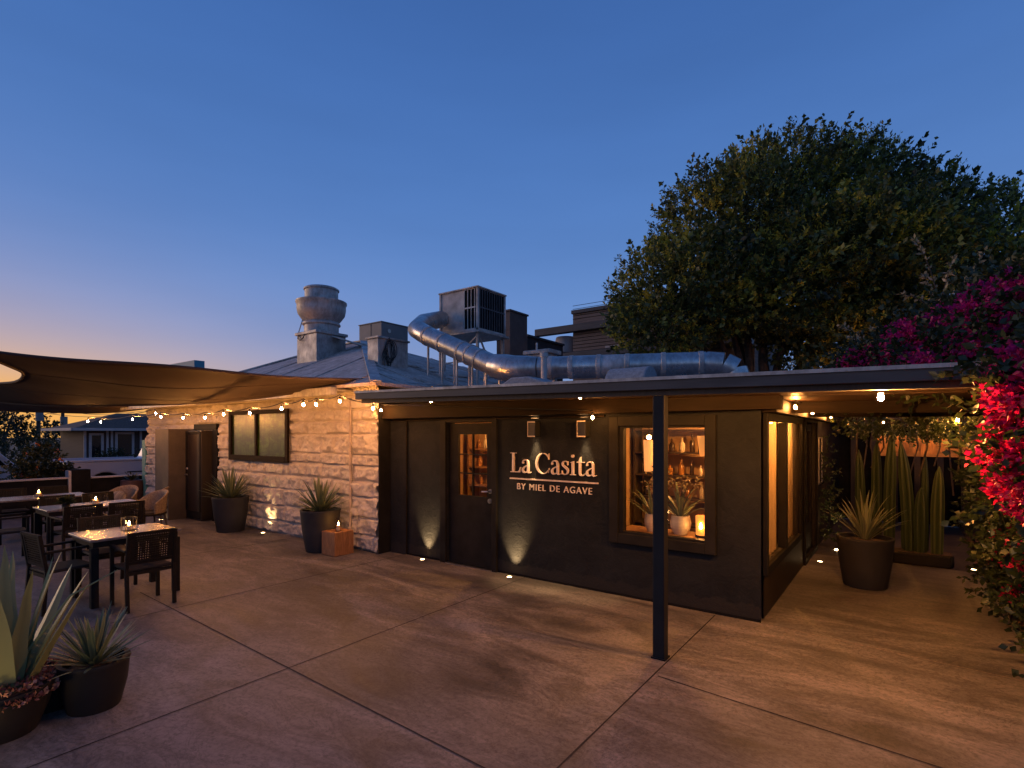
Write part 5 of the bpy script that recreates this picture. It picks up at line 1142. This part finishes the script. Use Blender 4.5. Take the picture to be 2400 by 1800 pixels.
build("carving", mb, BLOCKW, band); mb = MB().bar((-.3, 12.07, 1.88), (-.3, 12.2, 2.15), .02).bar((1.5, 12.07, 1.88), (1.5, 12.2, 2.15), .02); build("hanger", mb, CORD, band)
bk = thing("hanging_basket", "round wicker basket with hoop handle hanging right of the carved panel", "basket", (1.2, 11.4, 1.6))
build("hoop", MB().tube([(1.2 + .14 * math.sin(a), 11.4, 1.93 + .17 * math.cos(a)) for a in np.linspace(0, 6.283, 20)], .014, 6), PALEWICK, bk, smooth=True); build("bowl", MB().lathe([(.06, 0), (.17, .07), (.19, .18), (.17, .18)], (1.2, 11.4, 1.60), 20), PALEWICK, bk, smooth=True)
hv = thing("hanging_vine", "golden lit creeper hanging under the far end of the passage ceiling", "vine", (.2, 9.8, 2.2)); r = np.random.default_rng(31)
P, D, T = sprigs([((-.1, 9.9, 2.12), (.75, .5, .12)), ((.65, 9.6, 2.10), (.45, .6, .14)), ((.1, 11.2, 2.05), (.9, .6, .14))], 420, 10, .22, r, -.6, .3, .2)
leaf_obj("leaves", P, D, r.uniform(.04, .08, len(P)), .017, T + .25, BOUGL, hv, seed=31); mb = MB()
for k in range(9): x = r.uniform(-.7, .9); y = r.uniform(9.5, 11.5); mb.tube([(x, y, 2.2), (x + r.uniform(-.08, .08), y, 1.7), (x + r.uniform(-.15, .15), y, r.uniform(.9, 1.4))], .012, 5); build("stem", mb, BARK, hv, smooth=True); mb = MB()
wv = thing("wall_creeper", "narrow gold lit creeper climbing the dark wall past the passage door", "vine", (-1.0, 10.6, 0)); P, D, T = sprigs([((-1.0, 10.6, .45), (.09, .25, .4)), ((-1.02, 10.7, 1.2), (.06, .2, .5))], 90, 9, .16, r, .4, .2, .2)
leaf_obj("leaves", P, D, r.uniform(.04, .08, len(P)), .015, T + .35, BOUGL, wv, seed=33)
ul = thing("ground_light", "little uplight at the foot of the wall creeper past the passage door", "ground light", (-.85, 10.3, -.02), "recessed uplights in the patio floor"); build("lens", MB().lathe([(.04, 0), (.03, .013), (.001, .015)], (-.85, 10.3, -.02), 14), LENS, ul); spot("beam", ul, (-.85, 10.3, .02), (-1.02, 10.65, .7), 18, 70, .8)
pc = thing("wall_frame", "slim brass edged frame on the dark wall past the passage door", "frame", (XC, 10.4, 1.2)); mb = MB(); side_frame(mb, 10.3, 10.75, 1.05, 1.85, .02, XC, XC + .03); build("frame", mb, STEEL, pc); build("backing", MB().box(XC + .001, XC + .01, 10.32, 10.73, 1.07, 1.83), DARK, pc)

# =================================================================== BEYOND THE PATIO (left)
fw = thing("low_patio_wall", "low dark patio wall with pale cap between the tables and the street", "wall", (-16.6, 1, 0))
build("wall", MB().box(-16.75, -16.6, -6, 4.15, -.05, .80).box(-16.75, -16.6, 4.55, 9, -.05, .78), DARK, fw); build("cap", MB().box(-16.79, -16.56, -6, 4.14, .802, .84).box(-16.79, -16.56, 4.56, 9, .782, .815), TRIM, fw, bevel=.005)
build("gate_pier", MB().box(-16.82, -16.52, 4.16, 4.54, -.05, 1.02), DARK, fw, bevel=.01); build("pier_edge", MB().box(-16.80, -16.54, 4.10, 4.155, -.05, 1.0), TRIM, fw)
t = thing("barrel_planter", "dark rusty barrel shaped planter standing by the low wall near the stone corner", "planter", (-16.0, 6.1, 0)); build("barrel", MB().lathe([(.20, 0), (.26, .25), (.27, .45), (.25, .70), (.22, .70)], (-16.25, 5.35, 0), 24), simple("rusty_barrel", (.10, .045, .03), (.05, .024, .017), .7), t, smooth=True)
n = 220; r = np.random.default_rng(44); D = r.normal(size=(n, 3)); D[:, 2] = abs(D[:, 2]); leaf_obj("foliage", np.array([[-16.25, 5.35, .68]]) + D * .05, D, r.uniform(.08, .2, n), .02, r.uniform(0, .8, n), BUSH, t, seed=44)
def shrub(name, label, blobs, n, seed, group=None, flowers=0, mat=BUSH, ls=(.05, .10), per=10):
    r = np.random.default_rng(seed); b0 = blobs[0][0]; t = thing(name, label, "bush", (b0[0], b0[1], 0), group); P, D, T = sprigs(blobs, n, per, .22, r, .4, .35, .25); leaf_obj("foliage", P, D, r.uniform(*ls, len(P)), r.uniform(.018, .035, len(P)), T + .1, mat, t, seed=seed)
    mb = MB()
    for k in range(5): mb.tube([(b0[0] + r.uniform(-.1, .1), b0[1] + r.uniform(-.1, .1), -.06), tuple(np.array(b0) + r.normal(0, .25, 3))], [.03, .012], 6)
    build("stems", mb, BARK, t, smooth=True)
    if flowers:
        d = r.normal(size=(flowers, 3)); d /= np.linalg.norm(d, axis=1, keepdims=True); c = np.array(b0) + d * np.array(blobs[0][1]) * 1.02; P = np.repeat(c, 9, 0) + r.normal(0, .02, (flowers * 9, 3)); leaf_obj("flowers", P, r.normal(size=P.shape), .05, .018, r.uniform(0, 1, len(P)), ORANGE, t, fold=.4, seed=seed + 1)
    return t
shrub("flowering_bush", "dark bush dotted with orange flowers just beyond the low wall", [((-17.5, 3.78, .98), (.45, .46, .68)), ((-17.55, 3.65, .60), (.4, .5, .5)), ((-17.6, 4.2, .62), (.35, .30, .5))], 620, 71, None, 26)
def car_body(t, prof, x0, x1, mat, bevel=.05): build("body", MB().poly(prof, "x", x0, x1), mat, t, bevel=bevel, seg=3)
def wheel(t, x, y, r_=.34, z0=-.045):
    w = build("wheel", MB().tube([(x - .11, y, z0 + r_), (x + .11, y, z0 + r_)], r_, 24), TYRE, t, smooth=True, bevel=.02)
    build("rim", MB().tube([(x + .105, y, z0 + r_), (x + .118, y, z0 + r_)], r_ * .62, 20), STEEL, w, smooth=True)
tk = thing("pickup_truck", "white pickup truck parked beyond the low wall, its bed showing left of the stone corner", "pickup truck", (-20.4, 7.5, -.045))
Y0 = 4.75; bodyp = [(Y0, .35), (Y0, 1.08), (Y0 + 2.3, 1.10), (Y0 + 2.4, 1.12), (Y0 + 2.65, 1.72), (Y0 + 4.0, 1.74), (Y0 + 4.5, 1.12), (Y0 + 5.6, 1.02), (Y0 + 5.7, .4)]
# side profile with wheel arches
def arch(yc, r_=.45, z=.30, k=10): return [(yc + r_ * math.cos(a), z + r_ * math.sin(a)) for a in np.linspace(0, math.pi, k)]
lower = [(Y0 + 5.7, .30)] + arch(Y0 + 4.75) + arch(Y0 + .95) + [(Y0, .30)]
car_body(tk, bodyp[1:8] + lower, -21.3, -19.4, WHITEP); build("bed_rail", MB().box(-19.44, -19.36, Y0, Y0 + 2.3, 1.085, 1.14).box(-21.34, -21.26, Y0, Y0 + 2.3, 1.085, 1.14), WHITEP, tk, bevel=.01)
build("cab_window", MB().poly([(Y0 + 2.62, 1.2), (Y0 + 2.78, 1.62), (Y0 + 3.9, 1.64), (Y0 + 4.25, 1.2)], "x", -19.399, -19.39), CARGL, tk); build("body_crease", MB().box(-19.398, -19.385, Y0 + 1.5, Y0 + 5.6, .72, .75), BLACK, tk)
for y in (Y0 + .95, Y0 + 4.75):
    for x in (-19.55, -21.15): wheel(tk, x, y)
build("wheel_well", MB().box(-21.0, -19.66, Y0 + .55, Y0 + 1.35, .28, .70).box(-21.0, -19.66, Y0 + 4.35, Y0 + 5.15, .28, .70), DARK, tk); build("tail_light", MB().box(-19.52, -19.42, Y0 - .02, Y0 - .002, .75, 1.0), simple("tail_light_red", (.35, .03, .02), None, .3), tk); build("bumper", MB().box(-21.2, -19.5, Y0 - .14, Y0 - .03, .42, .58), STEEL, tk, bevel=.02)
cv = thing("parked_car", "white car parked at the far left beyond the low wall, half behind the flowering bush", "car", (-20.9, 2.0, -.045)); Y1 = 4.15
cp = [(Y1, .55), (Y1 - .05, .95), (Y1 - .35, 1.05), (Y1 - .75, 1.48), (Y1 - 1.4, 1.56), (Y1 - 2.6, 1.5), (Y1 - 3.3, 1.0), (Y1 - 4.3, .85), (Y1 - 4.4, .4)]
car_body(cv, cp + arch(Y1 - 3.6, .42)[::-1] + arch(Y1 - .85, .42)[::-1], -21.8, -20.1, WHITEP, .04); build("side_window", MB().poly([(Y1 - .55, 1.04), (Y1 - .85, 1.42), (Y1 - 1.45, 1.48), (Y1 - 2.55, 1.42), (Y1 - 3.05, 1.02)], "x", -20.099, -20.09), CARGL, cv)
for y in (Y1 - .85, Y1 - 3.6):
    for x in (-20.25, -21.65): wheel(cv, x, y, .33)
t = thing("covered_bundle", "small pale tarp covered bundle beside the gate pier at the truck's tail", "bundle", (-18.6, 4.75, -.045)); build("tarp", MB().ball((-18.6, 4.62, .46), .32, 12, 8, 1.5), simple("pale_tarp", (.40, .44, .52), (.28, .30, .36), .5, bump=.6, bscale=8, bdist=.06), t, smooth=True)
hs = thing("bungalow", "brown bungalow with white trimmed windows across the street", "house", (-30, 9, -.05)); build("wall", MB().box(-30.2, -27, 7.2, 13.5, -.05, 2.18), HOUSEW, hs)
mb = MB().add([(-30.7, 6.7, 2.12), (-26.5, 6.7, 2.12), (-26.5, 14, 2.12), (-30.7, 14, 2.12), (-28.6, 8.8, 2.85), (-28.6, 12, 2.85)], [(0, 1, 4), (1, 2, 5, 4), (2, 3, 5), (3, 0, 4, 5), (0, 3, 2, 1)]); build("roof", mb, HOUSER, hs); build("fascia", MB().box(-26.5, -26.44, 6.7, 14, 2.05, 2.16).box(-30.7, -26.5, 6.64, 6.698, 2.05, 2.16), TRIM, hs)
def hwin(y0, y1, z0, z1, nm="window"):
    mb = MB(); side_frame(mb, y0, y1, z0, z1, .09, -27, -26.95); w = build(nm, mb, TRIM, hs); build("pane", MB().box(-26.99, -26.98, y0 + .08, y1 - .08, z0 + .08, z1 - .08), CARGL, w)
hwin(7.35, 7.85, .75, 1.95); hwin(8.25, 8.95, .0, 2.0, "door"); hwin(9.5, 10.5, .8, 1.9)
for y in (7.22, 7.98, 8.14, 9.2): build("corner_board", MB().box(-26.995, -26.955, y - .04, y + .04, -.05, 2.04), TRIM, hs)
shrub("garden_bush", "dim green bush before the bungalow's wall", [((-25.8, 7.8, .65), (.5, .5, .55))], 260, 72); shrub("garden_bush", "dim green bush beside the bungalow next to the stone corner", [((-24.5, 8.6, .6), (.5, .6, .6))], 260, 73)
shrub("hedge", "long dark hedge on the horizon behind the parked white car", [((-38, 3, .8), (1.5, 3.5, 1.3)), ((-38, 8.5, .8), (1.5, 4.0, 1.2)), ((-38, -2, .8), (1.5, 4, 1.3))], 1900, 74, None, 0, BUSH, (.12, .25))
def far_tree(label, x, y, h, w, seed):
    h *= .80; w *= .62
    r = np.random.default_rng(seed); t = thing("distant_tree", label, "tree", (x, y, 0), "trees on the sunset horizon"); bl = [((x + r.uniform(-.3, .3) * w, y + r.uniform(-.4, .4) * w, h * q), (w * .4, w * .45, h * .17)) for q in (.5, .6, .7, .8, .9)]
    P, D, T = sprigs(bl, 120, 9, .5, r, .5, .2, .3); leaf_obj("crown", P, D, r.uniform(.12, .28, len(P)), .06, T, BUSH, t, seed=seed); mb = MB()
    for b in bl: mb.tube([(x, y, 0), (x, y, h * .35), b[0]], [.14, .10, .03], 6)
    build("trunk", mb, BARK, t, smooth=True)
for i, (px, t_, h, w) in enumerate(((8, 34, 4.9, 3.0), (52, 36, 4.0, 2.2), (118, 44, 3.7, 2.0))):
    a, b = ray(px); far_tree(("tallest feathery tree silhouetted at the left edge of the sunset", "rounded tree silhouette right of the tallest one at the sunset", "thin tree silhouette between the two utility poles", "tree silhouette just outside the left edge", "low broad tree silhouette far off by the first pole")[i], a * t_, b * t_, h, w, 80 + i)
def pole(px, t_, h, label):
    a, b = ray(px); x, y = a * t_, b * t_; t = thing("utility_pole", label, "utility pole", (x, y, 0), "utility poles across the street"); build("pole", MB().tube([(x, y, -.06), (x, y, h)], [.16, .11], 10), DARKW, t, smooth=True); build("crossarm", MB().bar((x, y - 1.1, h - .4), (x, y + 1.1, h - .4), .12), DARKW, t); build("transformer", MB().tube([(x + .3, y, h - 1.5), (x + .3, y, h - .8)], .24, 12), GREYBOX, t, smooth=True); return Vector((x, y, h - .35))
pa, pb_ = pole(90, 40, 4.4, "left utility pole with transformer against the sunset"), pole(147, 42, 4.1, "right utility pole with transformer by the bungalow roof")
a, b = ray(-200); far = Vector((a * 40, b * 40, 4.9)); c, d = ray(330); far2 = Vector((c * 60, d * 60, 4.5))
for off, lb in ((-.9, "lower power line strung between the two utility poles"), (0, "middle power line strung between the two utility poles"), (.9, "upper power line strung between the two utility poles")):
    mb = MB(); pts = []
    for u, v in ((far, pa), (pa, pb_), (pb_, far2)): pts += [u.lerp(v, k / 8) + Vector((0, off, -.35 * 4 * (k / 8) * (1 - k / 8) + off * .25)) for k in range(8)]
    tag(build("power_line", mb.tube(pts, .022, 5), CORD), lb, "power line")
